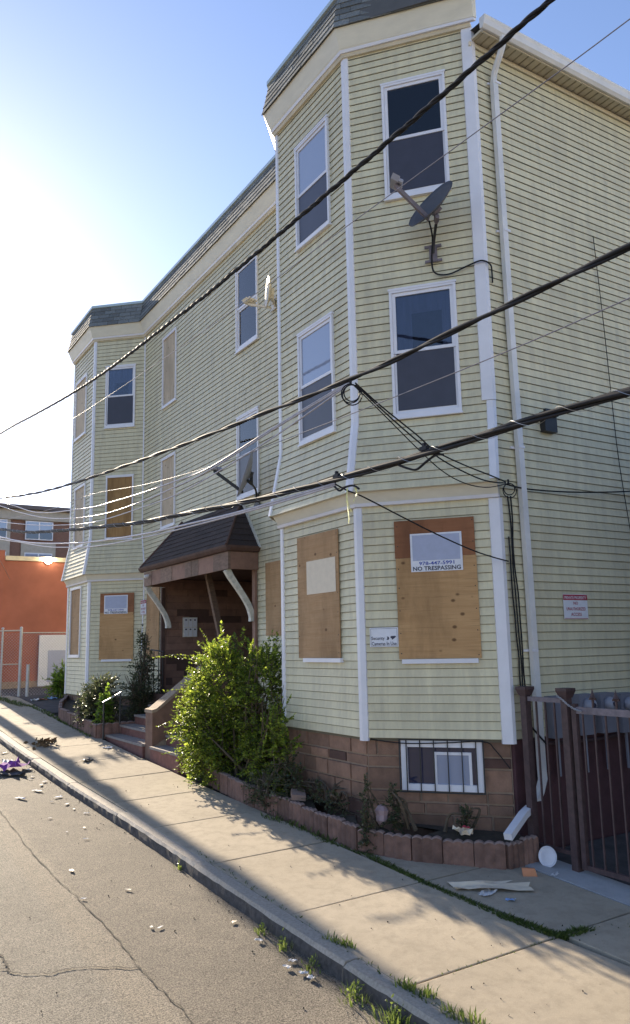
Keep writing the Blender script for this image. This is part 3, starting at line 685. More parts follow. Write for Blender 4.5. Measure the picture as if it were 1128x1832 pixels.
mb = MB(); bar(mb, FS[SIDE], 0, FS[SIDE].L - .04, -3.0, -1.115, -.3, -.012); build('foundation', mb, 'maroon', parent=house, label='maroon painted side foundation')
# basement window with its grille
f = FS[ANG]; mb = MB(); u0, u1, z0, z1 = BW; ring(mb, f, u0, u1, z0, z1, .075, -.12, -.015); bw = build('basement_window', mb, 'white', parent=house)
mb = MB(); pane(mb, f, u0 + .07, u1 - .07, z0 + .07, z1 - .07, -.0555); build('pane', mb, 'glass', parent=bw)
um = u0 + (u1 - u0) * .36
mb = MB(); ring(mb, f, u0 + .13, u0 + .57, z0 + .03, z1 - .13, .032, -.055, -.03); build('sash', mb, 'white', parent=bw)
mb = MB(); pane(mb, f, u0 + .16, u0 + .54, z0 + .06, z1 - .16, -.04); build('pane', mb, 'glass_sky', parent=bw)
mb = MB(); ring(mb, f, u0 - .02, u1 + .02, z0 - .02, z1 + .02, .014, .0, .014)
for k in range(6):
    u = u0 + .07 + (u1 - u0 - .14) * k / 5; bar(mb, f, u - .006, u + .006, z0 - .01, z1 + .01, .001, .013)
build('window_grille', mb, 'black', parent=bw)

# side eave: soffit, gutter, downspout
mb = MB(); S = FS[SIDE]; L_ = S.L
bar(mb, S, 0, L_ + .02, 7.92, 7.95, -.02, .24); build('soffit', mb, 'soffit', parent=house)
mb = MB(); u = L_ - .02
while u > L_ - 7: bar(mb, S, u - .012, u, 7.908, 7.919, .02, .235); u -= .12
build('soffit_vent', mb, 'lap', parent=house, kind='stuff')
mb = MB(); bar(mb, S, 0, L_ + .03, 7.88, 8.02, .24, .255); bar(mb, S, 0, L_ + .05, 7.84, 7.9, -.0, .03); build('fascia', mb, 'frieze', parent=house)
mb = MB(); prof = [(.256, 7.90), (.30, 7.89), (.335, 7.93), (.345, 8.0), (.358, 8.03), (.358, 8.05), (.256, 8.05)]
a = [S.C(0, o, z) for o, z in prof]; b = [S.C(L_ + .08, o, z) for o, z in prof]; n = len(prof)
for j in range(n): mb.poly(a[j], a[(j + 1) % n], b[(j + 1) % n], b[j])
mb.poly(*a); mb.poly(*b[::-1]); build('gutter', mb, 'gutter', parent=house)
mb = MB(); mb.poly(S.C(0, .28, 8.04), S.C(L_ + .03, .28, 8.04), S.C(L_ + .0, -2.4, 8.30), S.C(0, -2.4, 8.30)); build('roof_slope', mb, 'roof', parent=house)
dx = 7.15; dy = 6.845
ds = MB(); ds.tube(smooth_path([(7.12, dy - .30, 7.90), (7.12, dy - .30, 7.80), (7.12, dy - .27, 7.72), (7.14, dy - .12, 7.54), (dx, dy - .075, 7.44), (dx, dy - .075, 7.36)], 3), .043, 8)
def rect_pipe(mb, pts, hw, hd, ax, ay):
    rows = []
    for p in pts: p = Vector(p); rows.append([tuple(p + Vector(ax) * (sx * hw) + Vector(ay) * (sy * hd)) for sx, sy in ((-1, -1), (1, -1), (1, 1), (-1, 1))])
    for a, b in zip(rows, rows[1:]):
        for j in range(4): mb.poly(a[j], a[(j + 1) % 4], b[(j + 1) % 4], b[j])
    mb.poly(*rows[0]); mb.poly(*rows[-1][::-1])
rect_pipe(ds, [(dx, dy - .075, 7.40), (dx + .01, dy - .075, 4.2), (dx + .05, dy - .075, 1.0), (dx + .06, dy - .075, -1.46), (dx + .05, dy - .09, -1.56), (dx - .06, dy - .13, -1.70), (dx - .13, dy - .15, -1.77)], .043, .033, (1, 0, 0), (0, 1, 0))
dso = build('downspout', ds, 'gutter', parent=house)
for z in (7.38, 5.25, 2.37, -.1):
    mb = MB(); bar(mb, S, uS(dx + .04) - .058, uS(dx + .04) + .11, z - .014, z + .014, .01, .035); bar(mb, S, uS(dx + .04) - .05, uS(dx + .04) + .05, z - .016, z + .016, .109, .116); build('strap', mb, 'white', parent=dso)

# porch: recess, canopy, brackets, post
porch = thing('porch', (6.75, 15.2, -.9), parent=house)
f = FS[MAIN]; pu0, pu1 = PORCH_U
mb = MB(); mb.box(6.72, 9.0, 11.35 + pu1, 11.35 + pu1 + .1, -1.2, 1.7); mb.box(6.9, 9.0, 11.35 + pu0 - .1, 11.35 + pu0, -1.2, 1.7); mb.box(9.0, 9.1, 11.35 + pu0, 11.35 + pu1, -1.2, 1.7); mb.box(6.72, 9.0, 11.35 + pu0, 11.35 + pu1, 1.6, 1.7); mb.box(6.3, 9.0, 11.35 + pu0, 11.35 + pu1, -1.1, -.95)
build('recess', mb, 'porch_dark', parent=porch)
rng = random.Random(8); yw = 11.35 + pu1     # boards on the recess wall that faces the camera
z = -.95; row = 0
while z < 1.58:
    h = .155; x = 6.73 - rng.uniform(0, .3)
    while x < 9.0:
        ln = rng.uniform(.35, .95); a, b = max(x, 6.73), min(x + ln, 9.0); x += ln
        if b - a < .03: continue
        mb = MB(); mb.box(a + .003, b - .003, yw - .016 - rng.uniform(0, .008), yw - .001, z + .003, min(z + h, 1.59) - .003)
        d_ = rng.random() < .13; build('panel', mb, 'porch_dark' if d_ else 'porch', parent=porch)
    z += h
mb = MB(); bar(mb, f, pu1 - .02, pu1 + .09, -.95, 1.6, .02, .07); build('door_casing', mb, 'porch', parent=porch); mb = MB(); bar(mb, f, pu0 - .09, pu0 + .02, -.95, 1.6, .02, .07); build('door_casing', mb, 'porch', parent=porch)
mb = MB(); mb.box(8.94, 8.985, 14.3, 15.3, -.95, 1.15); d = build('door', mb, 'porch_lite', parent=porch)
# canopy
CY0, CY1, XE = 12.86, 17.25, 6.12       # eave corners
mb = MB(); e = .07
ev = [(6.73, CY0 - e, 1.80), (XE - e, CY0 - e, 1.80), (XE - e, CY1 + e, 1.80), (6.73, CY1 + e, 1.80)]; rd = [(6.73, 13.55, 2.78), (6.73, 16.5, 2.78)]
mb.poly(ev[1], ev[2], rd[1], rd[0]); mb.poly(ev[0], ev[1], rd[0]); mb.poly(ev[2], ev[3], rd[1]); mb.poly(*ev[::-1]); build('canopy_deck', mb, 'roof', parent=porch)
rng = random.Random(31); e1, e2, r1, r2 = Vector(ev[1]), Vector(ev[2]), Vector(rd[0]), Vector(rd[1]); nn = (e2 - e1).cross(r1 - e1).normalized(); nn = nn if nn.x < 0 else -nn
rows = 9
for r_ in range(rows):
    a0, b0 = e1.lerp(r1, r_ / rows), e2.lerp(r2, r_ / rows); a1, b1 = e1.lerp(r1, (r_ + 1) / rows), e2.lerp(r2, (r_ + 1) / rows)
    L0 = (b0 - a0).length; dd = (b0 - a0) / L0; s = -(.15 if r_ % 2 else 0)
    while s < L0:
        p, q = max(s, 0), min(s + .30 - .006, L0); s += .30
        if q - p < .04: continue
        A_, B_ = a0 + dd * p, a0 + dd * q; k0 = (a1 - a0).dot(dd); k1 = (b1 - a0).dot(dd); A2 = a1 + dd * (max(p, k0) - k0); B2 = a1 + dd * (min(q, k1) - k0)
        if (B2 - A2).dot(dd) < .01: continue
        mb = MB(); o0 = nn * (.016 + rng.uniform(0, .005)); o1 = nn * .006
        mb.hexa([A_, B_, B_ + o0, A_ + o0], [A2, B2, B2 + o1, A2 + o1]); build('shingle', mb, 'porch_roof', parent=porch)
for tri, mt in (((ev[0], ev[1], rd[0]), 'porch_roof'), ((ev[2], ev[3], rd[1]), 'porch_roof')):
    mb = MB(); p0, p1, p2 = [Vector(p) for p in tri]; n2 = (p1 - p0).cross(p2 - p0).normalized(); n2 = n2 if n2.z > 0 else -n2
    for r_ in range(8):
        a, b, c_, d_ = p0.lerp(p2, r_ / 8), p1.lerp(p2, r_ / 8), p1.lerp(p2, (r_ + 1) / 8), p0.lerp(p2, (r_ + 1) / 8)
        mb.hexa([a, b, b + n2 * .018, a + n2 * .018], [d_, c_, c_ + n2 * .006, d_ + n2 * .006])
    build('hip_shingles', mb, mt, parent=porch, kind='stuff')
mb = MB(); mb.tube([Vector(ev[1]) + Vector((0, 0, .03)), Vector(rd[0]) + Vector((0, 0, .03))], .025, 6); build('ridge_cap', mb, 'porch_dark', parent=porch); mb = MB(); mb.tube([Vector(ev[2]) + Vector((0, 0, .03)), Vector(rd[1]) + Vector((0, 0, .03))], .025, 6); build('ridge_cap', mb, 'porch_dark', parent=porch)
mb = MB(); mb.poly((6.735, 12.75, 1.82), (6.735, 13.5, 2.86), (6.735, 13.53, 2.82), (6.735, 12.80, 1.80)); mb.hexa([(6.70, 12.74, 1.80), (6.735, 12.74, 1.80), (6.735, 12.80, 1.80), (6.70, 12.80, 1.80)], [(6.70, 13.50, 2.86), (6.735, 13.50, 2.86), (6.735, 13.56, 2.84), (6.70, 13.56, 2.84)]); build('flashing', mb, 'bracket', parent=porch)
mb = MB()
prof = [(0, 1.72), (-.05, 1.73), (-.09, 1.78), (-.10, 1.82), (0, 1.82)]
def gut(p, q, ax):
    a = [(p[0] + ax[0] * o, p[1] + ax[1] * o, z) for o, z in prof]; b = [(q[0] + ax[0] * o, q[1] + ax[1] * o, z) for o, z in prof]; n = len(prof)
    for j in range(n): mb.poly(a[j], a[(j + 1) % n], b[(j + 1) % n], b[j])
    mb.poly(*a); mb.poly(*b[::-1])
gut((XE, CY0 - .1), (XE, CY1 + .12), (1, 0)); gut((XE - .05, CY0), (6.73, CY0), (0, 1)); build('canopy_gutter', mb, 'porch_dark', parent=porch)
rng = random.Random(4); y = CY0
while y < CY1:                                           # timber boards of the fascia
    y2 = min(y + rng.uniform(.22, .75), CY1); mb = MB(); mb.box(XE + rng.uniform(0, .012), XE + .05, y + .003, y2 - .003, 1.40, 1.715); build('fascia_board', mb, 'porch_lite' if rng.random() < .75 else 'porch', parent=porch); y = y2
mb = MB(); mb.box(XE + .052, 6.73, CY0, CY0 + .05, 1.40, 1.715); build('fascia_return', mb, 'porch', parent=porch); mb = MB(); mb.box(XE + .052, 6.73, CY1 - .05, CY1, 1.40, 1.715); build('fascia_return', mb, 'porch', parent=porch)
mb = MB(); mb.box(XE + .052, 6.73, CY0 + .051, CY1 - .051, 1.62, 1.66); build('canopy_ceiling', mb, 'porch', parent=porch)
def bracket(y):
    mb = MB(); P = smooth_path([(6.16, y, 1.40), (6.24, y, 1.26), (6.42, y, 1.02), (6.58, y, .78), (6.66, y, .58), (6.67, y, .47)], 4)
    hw = .045
    rows = []
    for i, p in enumerate(P):
        d = (P[min(i + 1, len(P) - 1)] - P[max(i - 1, 0)]).normalized(); s = Vector((-d.z, 0, d.x)); th = .062 - .016 * math.sin(i / len(P) * 3.1)
        rows.append([tuple(p + s * a * th + Vector((0, b * hw, 0))) for a, b in ((-1, -1), (1, -1), (1, 1), (-1, 1))])
    for a, b in zip(rows, rows[1:]):
        for j in range(4): mb.poly(a[j], a[(j + 1) % 4], b[(j + 1) % 4], b[j])
    mb.poly(*rows[0]); mb.poly(*rows[-1][::-1]); build('bracket', mb, 'bracket', parent=porch)
bracket(13.0); bracket(17.15)
mb = MB(); mb.box(6.60, 6.68, 17.38, 17.46, -1.0, 1.40); build('post', mb, 'porch_dark', parent=porch)
mb = MB(); mb.obox((7.02, 15.2, .45), (.055, 0, .02), (0, .05, 0), (.26, 0, -1.12)); build('leaning_board', mb, 'porch_lite', parent=porch)
mb = MB(); mb.lathe((XE - .01, 16.9, 1.62), (-1, 0, -.4), [(.03, 0), (.045, .05), (.04, .10), (.0, .12)], 8); build('porch_lamp', mb, 'gutter', parent=porch)

# front steps with the rendered cheek wall
stp = thing('front_steps', (5.9, 15, gz(5.9, 15)), parent=house)
zs = [-1.70, -1.52, -1.335, -1.15, -.97]; xs = [5.12, 5.42, 5.72, 6.02, 6.32]
for k in range(5):
    for ya, yb in ((14.42, 16.6), (12.7, 14.02)):
        mb = MB(); mb.box(xs[k] + .02, 6.72, ya, yb, zs[k] - .45, zs[k] - .042); s = build('step', mb, 'step', parent=stp)
        mb = MB(); mb.box(xs[k], (xs[k + 1] + .03) if k < 4 else 6.9, ya - .004, yb + .004, zs[k] - .04, zs[k]); build('tread', mb, 'tread', parent=stp)
def cheek(y0, y1):
    mb = MB(); pf = [(5.18, -2.4), (5.18, -1.13), (5.26, -1.11), (6.35, -.30), (6.70, -.30), (6.70, -2.4)]
    mb.hexa([(x, y0, z) for x, z in pf], [(x, y1, z) for x, z in pf]); o = build('cheek_wall', mb, 'cheek', parent=stp)
    mb = MB(); pf = [(5.165, -1.128), (5.255, -1.108), (6.35, -.298), (6.70, -.298), (6.70, -.25), (6.33, -.25), (5.25, -1.05), (5.165, -1.07)]
    mb.hexa([(x, y0 - .012, z) for x, z in pf], [(x, y1 + .012, z) for x, z in pf]); build('coping', mb, 'cheek_cap', parent=stp)
    mb = MB(); pf = [(5.17, -2.4), (5.17, -1.70), (5.22, -1.70), (6.0, -1.28), (6.2, -1.28), (6.2, -2.4)]
    mb.hexa([(x, y0 - .008, z) for x, z in pf], [(x, y0 - .001, z) for x, z in pf]); build('plinth', mb, 'cheek_cap', parent=stp)
cheek(14.04, 14.40)

# ================================================================ THINGS ON THE HOUSE
def sign(name, i, u, z, w_, h, lab, cat, texts, bands=(), group=None, mat='sign', o=.046, border=None, loose=0):
    f = FS[i]; c = f.P(u, o, z); t_ = thing(name, (c.x, c.y, c.z - h / 2), lab, cat, group)
    r = -f.d if (Vector((0, 0, 1)).cross(f.n)).dot(f.d) < 0 else f.d      # right as the reader sees it
    r = Vector((0, 0, 1)).cross(f.n)
    mb = MB(); nx = 8
    for k in range(nx):      # thin sheet, very slightly bowed
        a, b = -w_ / 2 + w_ * k / nx, -w_ / 2 + w_ * (k + 1) / nx
        bow = lambda s: loose * math.sin((s / w_ + .5) * math.pi)
        p = lambda s, zz, oo: tuple(c + r * s + f.n * (oo + bow(s) * (1 if zz < 0 else .2)) + Vector((0, 0, zz - (bow(s) if zz < 0 else 0))))
        mb.hexa([p(a, -h / 2, -.002), p(b, -h / 2, -.002), p(b, -h / 2, .002), p(a, -h / 2, .002)], [p(a, h / 2, -.002), p(b, h / 2, -.002), p(b, h / 2, .002), p(a, h / 2, .002)])
    build('sheet', mb, mat, parent=t_)
    for s0, s1, z0, z1, m_ in bands:
        mb = MB(); p = lambda s, zz, oo: tuple(c + r * s + f.n * oo + Vector((0, 0, zz)))
        mb.hexa([p(s0, z0, .0025), p(s1, z0, .0025), p(s1, z0, .0035), p(s0, z0, .0035)], [p(s0, z1, .0025), p(s1, z1, .0025), p(s1, z1, .0035), p(s0, z1, .0035)]); build('print', mb, m_, parent=t_)
    for txt, s, zz, hh, ww, m_, bo in texts: lettering(txt, c + r * s + Vector((0, 0, zz)) + f.n * (.003 + loose), r, f.n, hh, m_, t_, bo, ww)
    return t_
h_ = .47
sign('no_trespassing_sign', ANG, uA(.98), 1.105, .63, h_, 'white no trespassing sign with phone number on the plywood at the street corner bay', 'sign',
     [('978-447-5991', 0, -.135, .045, .43, 'ink_blue', .02), ('NO TRESPASSING', 0, -.197, .052, .58, 'ink', .02)], [(-.29, .29, -.10, .215, 'sign_pale')], 'no trespassing signs on plywood', o=.044)
sign('no_trespassing_sign', FANG, uFA(.76), 1.13, .63, .46, 'small looking no trespassing sign on the plywood of the far bay beyond the porch', 'sign',
     [('978-447-5991', 0, -.135, .04, .43, 'ink_blue', .02), ('NO TRESPASSING', 0, -.195, .052, .58, 'ink', .02)], [(-.29, .29, -.10, .21, 'sign_pale')], 'no trespassing signs on plywood', o=.044)
sc = sign('security_sign', ANG, uA(.292), .093, .355, .235, 'white sign reading security cameras in use beside the corner trim', 'sign',
     [('Security', -.075, -.018, .052, .165, 'ink', .012), ('Cameras In Use', 0, -.077, .045, .31, 'ink', .012)],
     [(-.165, .165, .102, .105, 'ink'), (-.165, .165, -.109, -.106, 'ink'), (-.165, -.162, -.105, .101, 'ink'), (.162, .165, -.105, .101, 'ink')], o=.03)
f = FS[ANG]; c = f.P(uA(.292), .034, .093); r = Vector((0, 0, 1)).cross(f.n); mb = MB()    # the little camera drawn on the sign
pt = lambda s, z: tuple(c + r * s + Vector((0, 0, z)) + f.n * .0005)
mb.poly(pt(.03, -.03), pt(.055, -.035), pt(.066, -.016), pt(.058, .004), pt(.035, .006), pt(.045, -.012)); mb.poly(pt(.085, .012), pt(.145, .014), pt(.15, .0), pt(.125, -.018), pt(.10, -.034), pt(.098, -.018), pt(.08, -.006)); build('camera_symbol', mb, 'ink', parent=sc)
def private(i, u, z, w_, h, lab):
    return sign('private_property_sign', i, u, z, w_, h, lab, 'sign', [('PRIVATE PROPERTY', 0, h * .36, h * .12, w_ * .9, 'sign', .01), ('NO', 0, h * .14, h * .13, None, 'ink_red', .01), ('UNAUTHORIZED', 0, -h * .09, h * .13, w_ * .8, 'ink_red', .01), ('ACCESS', 0, -h * .31, h * .13, None, 'ink_red', .01)],
        [(-w_ / 2, w_ / 2, h * .26, h * .48, 'ink_red'), (-w_ * .48, w_ * .48, -h * .48, -h * .46, 'ink_red')], 'private property signs', o=.03)
private(SIDE, uS(8.045), .425, .44, .31, 'red and white private property sign on the side wall above the gate')
private(MAIN, uM(18.95), 1.03, .40, .36, 'red topped private property sign half hidden beside the porch')
mb = MB(); f = FS[FRO]; bar(mb, f, uF(8.66), uF(9.39), .70, 1.155, .040, .043); build('paper_sheet', mb, 'paper', label='blank pale paper sheet on the narrow front plywood', cat='paper')
# black vent / box on side wall
mb = MB(); f = FS[SIDE]; bar(mb, f, uS(7.87), uS(7.65), 2.64, 2.90, .01, .10); bar(mb, f, uS(7.86), uS(7.63), 2.84, 2.92, .10, .14); build('wall_vent', mb, 'black', label='small black vent box on the siding of the side wall', cat='vent')
# mailbox bank in the porch
mbx = thing('mailbox', (7.29, yw - .06, .28), 'white three column mailbox bank on the brown porch wall', 'mailbox')
mb = MB(); mb.box(7.12, 7.46, yw - .09, yw - .03, .27, .72); build('body', mb, 'bracket', parent=mbx)
for k in range(3):
    for q in range(2):
        mb = MB(); mb.box(7.13 + .11 * k, 7.225 + .11 * k, yw - .10, yw - .091, .285 + .215 * q, .485 + .215 * q); dr = build('door', mb, 'sign', parent=mbx)
        mb = MB(); mb.box(7.155 + .11 * k, 7.195 + .11 * k, yw - .104, yw - .1005, .43 + .215 * q, .46 + .215 * q); build('slot', mb, 'ink', parent=dr)

# satellite dishes
def dish(name, c, n, longax, ra, rb, lnb, foot, mat, armmat, lab, face_off, st=None):
    c, n, lnb, foot = Vector(c), Vector(n).normalized(), Vector(lnb), Vector(foot)
    lx = Vector(longax); lx = (lx - n * lx.dot(n)).normalized(); ly = n.cross(lx)
    t_ = thing(name, tuple(foot), lab, 'satellite dish', 'satellite dishes on the house front'); mb = MB(); rings = []; NR, NS = 5, 28
    for side in (0, 1):
        rs = []
        for i in range(NR + 1):
            q = i / NR; rs.append([mb.pt(c + lx * ra * q * math.cos(a) + ly * rb * q * math.sin(a) + n * (.12 * ra * (q * q - 1) * 2 - side * .012)) for a in [k * 2 * math.pi / NS for k in range(NS)]])
        for i in range(NR):
            for k in range(NS): mb.f.append([rs[i][k], rs[i][(k + 1) % NS], rs[i + 1][(k + 1) % NS], rs[i + 1][k]]); mb.mi.append(0)
        rings.append(rs[-1])
    for k in range(NS): mb.f.append([rings[0][k], rings[0][(k + 1) % NS], rings[1][(k + 1) % NS], rings[1][k]]); mb.mi.append(0)
    build('reflector', mb, mat, parent=t_, smooth=True)
    back = c - n * (.24 * ra + .03); low = c - n * .1 - (lx if lx.z > 0 else -lx) * ra * .0 
    rim = c + ly * rb * (1 if ly.z < 0 else -1) * .9
    mb = MB(); mb.obox(back, lx * .06, ly * .05, n * .03); mb.tube([back, back + Vector((0, 0, -.16)), rim * .5 + back * .5 + Vector((0, 0, -.12))], .03, 6); build('clamp', mb, armmat, parent=t_)
    mb = MB(); d_ = (lnb - rim).normalized(); s = d_.cross(Vector((0, 0, 1))).normalized() * .028; q = d_.cross(s).normalized() * .024; st = Vector(st) if st is not None else rim * .7 + back * .3
    mb.obox((st + lnb) / 2, (lnb - st) / 2, s, q); build('arm', mb, armmat, parent=t_)
    mb = MB(); tw = (c - lnb).normalized(); mb.obox(lnb + Vector((0, 0, .05)), s * 3.6, tw * .05, d_.cross(tw).normalized() * .035)
    for k in (-1, 0, 1): mb.lathe(lnb + Vector((0, 0, .05)) + s * 2.4 * k, tw, [(.02, 0), (.03, .05), (.034, .09), (.03, .10)], 8)
    build('lnb', mb, 'pale_dish' if mat != 'tan_dish' else 'tan_dish', parent=t_)
    mb = MB(); mb.tube(smooth_path([back + Vector((0, 0, -.03)), back + Vector((0, 0, -.14)), back * .35 + foot * .65 + Vector((0, 0, .02)), foot + face_off * .03], 5), .019, 8); build('mast', mb, 'black' if mat == 'grey_dish' else armmat, parent=t_)
    s2 = Vector((0, 0, 1)).cross(face_off); mb = MB(); mb.obox(foot + face_off * .02, s2 * .05, Vector((0, 0, .10)), face_off * .012)
    for zz in (-.1, .1): mb.obox(foot + face_off * .02 + Vector((0, 0, zz)), s2 * .11, Vector((0, 0, .016)), face_off * .01)
    build('foot', mb, armmat, parent=t_); return t_
def ray_pt(px, py, f, o):     # a point at offset o from wall face f seen along a direction of the survey
    d = fw + rt * ((px - W_PX / 2) / F_PX) - up * ((py - H_PX / 2) / F_PX); P0 = f.A + f.n * o; return d * (P0.dot(f.n) / d.dot(f.n))
fa, fm = FS[ANG], FS[MAIN]
c = ray_pt(770, 364, fa, .42); vw = c.normalized()
nrm = (-vw * .46 + (rt * -.64 + up * .77) * .88); la = rt * .79 + up * .61
dish('satellite_dish', c, nrm, la, .37, .25, ray_pt(707, 332, fa, .72), ray_pt(776, 455, fa, .03), 'grey_dish', 'iron_grey', 'dark grey satellite dish under the top window of the near corner bay', fa.n, ray_pt(768, 392, fa, .40))
mb = MB(); mb.tube(smooth_path([ray_pt(768, 395, fa, .30), ray_pt(774, 425, fa, .14), ray_pt(773, 470, fa, .06), ray_pt(780, 489, fa, .05), ray_pt(805, 490, fa, .05), ray_pt(840, 474, fa, .05), ray_pt(862, 466, fa, .07), (6.89, 6.78, 4.72), (6.93, 6.80, 4.62), (6.94, 6.81, 4.5)], 5), .011, 6); build('dish_cable', mb, 'cable', label='black cable looping from the dark dish round the corner trim', cat='cable')
c = ray_pt(478, 522, fm, .40); vw = c.normalized(); dish('satellite_dish', c, -rt * .93 + up * .12 - vw * .20, up * .97 - rt * .16, .29, .24, ray_pt(446, 545, fm, .62), ray_pt(491, 545, fm, .02), 'tan_dish', 'tan_dish', 'beige satellite dish seen edge on beside the upper middle window', fm.n, ray_pt(484, 550, fm, .34))
c = ray_pt(437, 846, fm, .55); vw = c.normalized(); dish('satellite_dish', c, -rt * .95 + up * .30 - vw * .10, up * .9 + rt * .30, .44, .36, ray_pt(384, 843, fm, .95), ray_pt(462, 893, fm, .02), 'pale_dish', 'black', 'pale grey satellite dish just above the porch roof', fm.n, ray_pt(434, 880, fm, .50))

# electric meters on the side wall behind the fence
f = FS[SIDE]
for k, (x, z, w_, lab) in enumerate(((7.50, -.86, .24, 'grey utility box behind the fence, next to the downspout'), (7.98, -.86, .26, 'round dial meter box behind the gate, nearest the chain'), (8.36, -.86, .26, 'round dial meter box behind the gate, second past the chain'), (8.74, -.88, .26, 'round dial meter box deepest behind the gate'))):
    t_ = thing('utility_meter', (x, 6.8, z - .3), lab, 'meter', 'meters on the side wall'); mb = MB(); bar(mb, f, uS(x + w_ / 2), uS(x - w_ / 2), z - .26, z + .22, .022, .15); build('box', mb, 'meter_grey', parent=t_)
    if k: 
        mb = MB(); mb.lathe((x, 6.845 - .151, z + .09), (0, -1, 0), [(.085, 0), (.085, .03), (.07, .09), (.0, .10)], 14); build('dial', mb, 'pale_dish', parent=t_, smooth=True)
        mb = MB(); mb.lathe((x, 6.845 - .25, z + .09), (0, -1, 0), [(.03, 0), (.03, .012)], 10); build('face', mb, 'ink', parent=t_)
    mb = MB(); mb.tube([(x, 6.76, z - .26), (x, 6.76, z - .7)], .02, 6); build('conduit', mb, 'meter_grey', parent=t_)
mb = MB(); mb.tube([(7.25, 6.79, -1.18), (8.2, 6.79, -1.20), (9.2, 6.79, -1.14)], .022, 6); build('gas_pipe', mb, 'iron', label='rusty horizontal pipe along the side wall behind the gate', cat='pipe')

# ================================================================ FENCE AND GATE
fen = thing('iron_fence', (6.9, 6.35, gz(6.9, 6.35)), 'short rust brown iron fence panel between the house corner and the gate', 'fence')
XG = 6.9
def post(y, parent, ztop):
    g = gz(XG, y); mb = MB(); mb.box(XG - .042, XG + .042, y - .042, y + .042, g - .03, ztop - .10); mb.hexa([(XG - .05, y - .05, ztop - .10), (XG + .05, y - .05, ztop - .10), (XG + .05, y + .05, ztop - .10), (XG - .05, y + .05, ztop - .10)], [(XG - .075, y - .075, ztop - .03), (XG + .075, y - .075, ztop - .03), (XG + .075, y + .075, ztop - .03), (XG - .075, y + .075, ztop - .03)]); mb.box(XG - .075, XG + .075, y - .075, y + .075, ztop - .03, ztop); build('post', mb, 'iron', parent=parent)
post(6.66, fen, -.50); post(6.07, fen, -.50)
mb = MB(); mb.box(XG - .02, XG + .02, 6.12, 6.61, -.66, -.61); build('rail', mb, 'iron_grey', parent=fen); mb = MB(); mb.box(XG - .02, XG + .02, 6.12, 6.61, -2.22, -2.18); build('rail', mb, 'iron', parent=fen)
for y in (6.50, 6.37, 6.24): mb = MB(); mb.box(XG - .009, XG + .009, y - .009, y + .009, -2.18, -.66); build('bar', mb, 'iron', parent=fen)
gate = thing('iron_gate', (6.9, 5.3, gz(6.9, 5.3)), 'tall rust brown iron gate with spear tips across the side yard', 'gate')
mb = MB(); mb.box(XG - .025, XG + .025, 5.93, 5.99, -2.33, -.66); build('stile', mb, 'iron', parent=gate); mb = MB(); mb.box(XG - .025, XG + .025, 4.50, 4.56, -2.33, -.66); build('stile', mb, 'iron', parent=gate)
mb = MB(); mb.box(XG - .02, XG + .02, 4.56, 5.93, -.76, -.69); build('rail', mb, 'iron_grey', parent=gate); mb = MB(); mb.box(XG - .02, XG + .02, 4.56, 5.93, -2.33, -2.28); build('rail', mb, 'iron', parent=gate)
y = 5.86; k = 0
while y > 4.6:
    mb = MB(); top = -.69; mb.box(XG - .008, XG + .008, y - .008, y + .008, -2.28, top); b_ = build('bar', mb, 'iron', parent=gate)
    if k % 2 == 1:
        mb = MB(); mb.hexa([(XG - .008, y - .008, -.69), (XG + .008, y - .008, -.69), (XG + .008, y + .008, -.69), (XG - .008, y + .008, -.69)], [(XG - .01, y - .01, -.60), (XG + .01, y - .01, -.60), (XG + .01, y + .01, -.60), (XG - .01, y + .01, -.60)])
        mb.lathe((XG, y, -.615), (0, 0, 1), [(.012, 0), (.034, .03), (.02, .055), (.0, .125)], 6); mb.obox((XG, y, -.60), (.01, 0, 0), (0, .04, 0), (0, 0, .01)); build('spear', mb, 'iron', parent=b_)
    y -= .145; k += 1
post(4.42, gate, -.55)
ch = thing('chain', (6.86, 6.02, -.68), 'pale steel chain looped from the fence post to the gate', 'chain')
P = smooth_path([(6.83, 6.13, -.58), (6.82, 6.05, -.62), (6.84, 5.98, -.68), (6.86, 5.90, -.72), (6.85, 5.84, -.73)], 5)
for k, (a, b) in enumerate(zip(P[::1], P[1::1])):
    m_ = (a + b) / 2; d_ = (b - a).normalized(); s = d_.cross(Vector((1, 0, 0) if k % 2 else (0, 0, 1))).normalized(); mb = MB()
    mb.tube([m_ + d_ * .016 * math.cos(q) + s * .009 * math.sin(q) for q in [j * math.pi / 4 for j in range(9)]], .0035, 4, False); build('link', mb, 'steel', parent=ch)

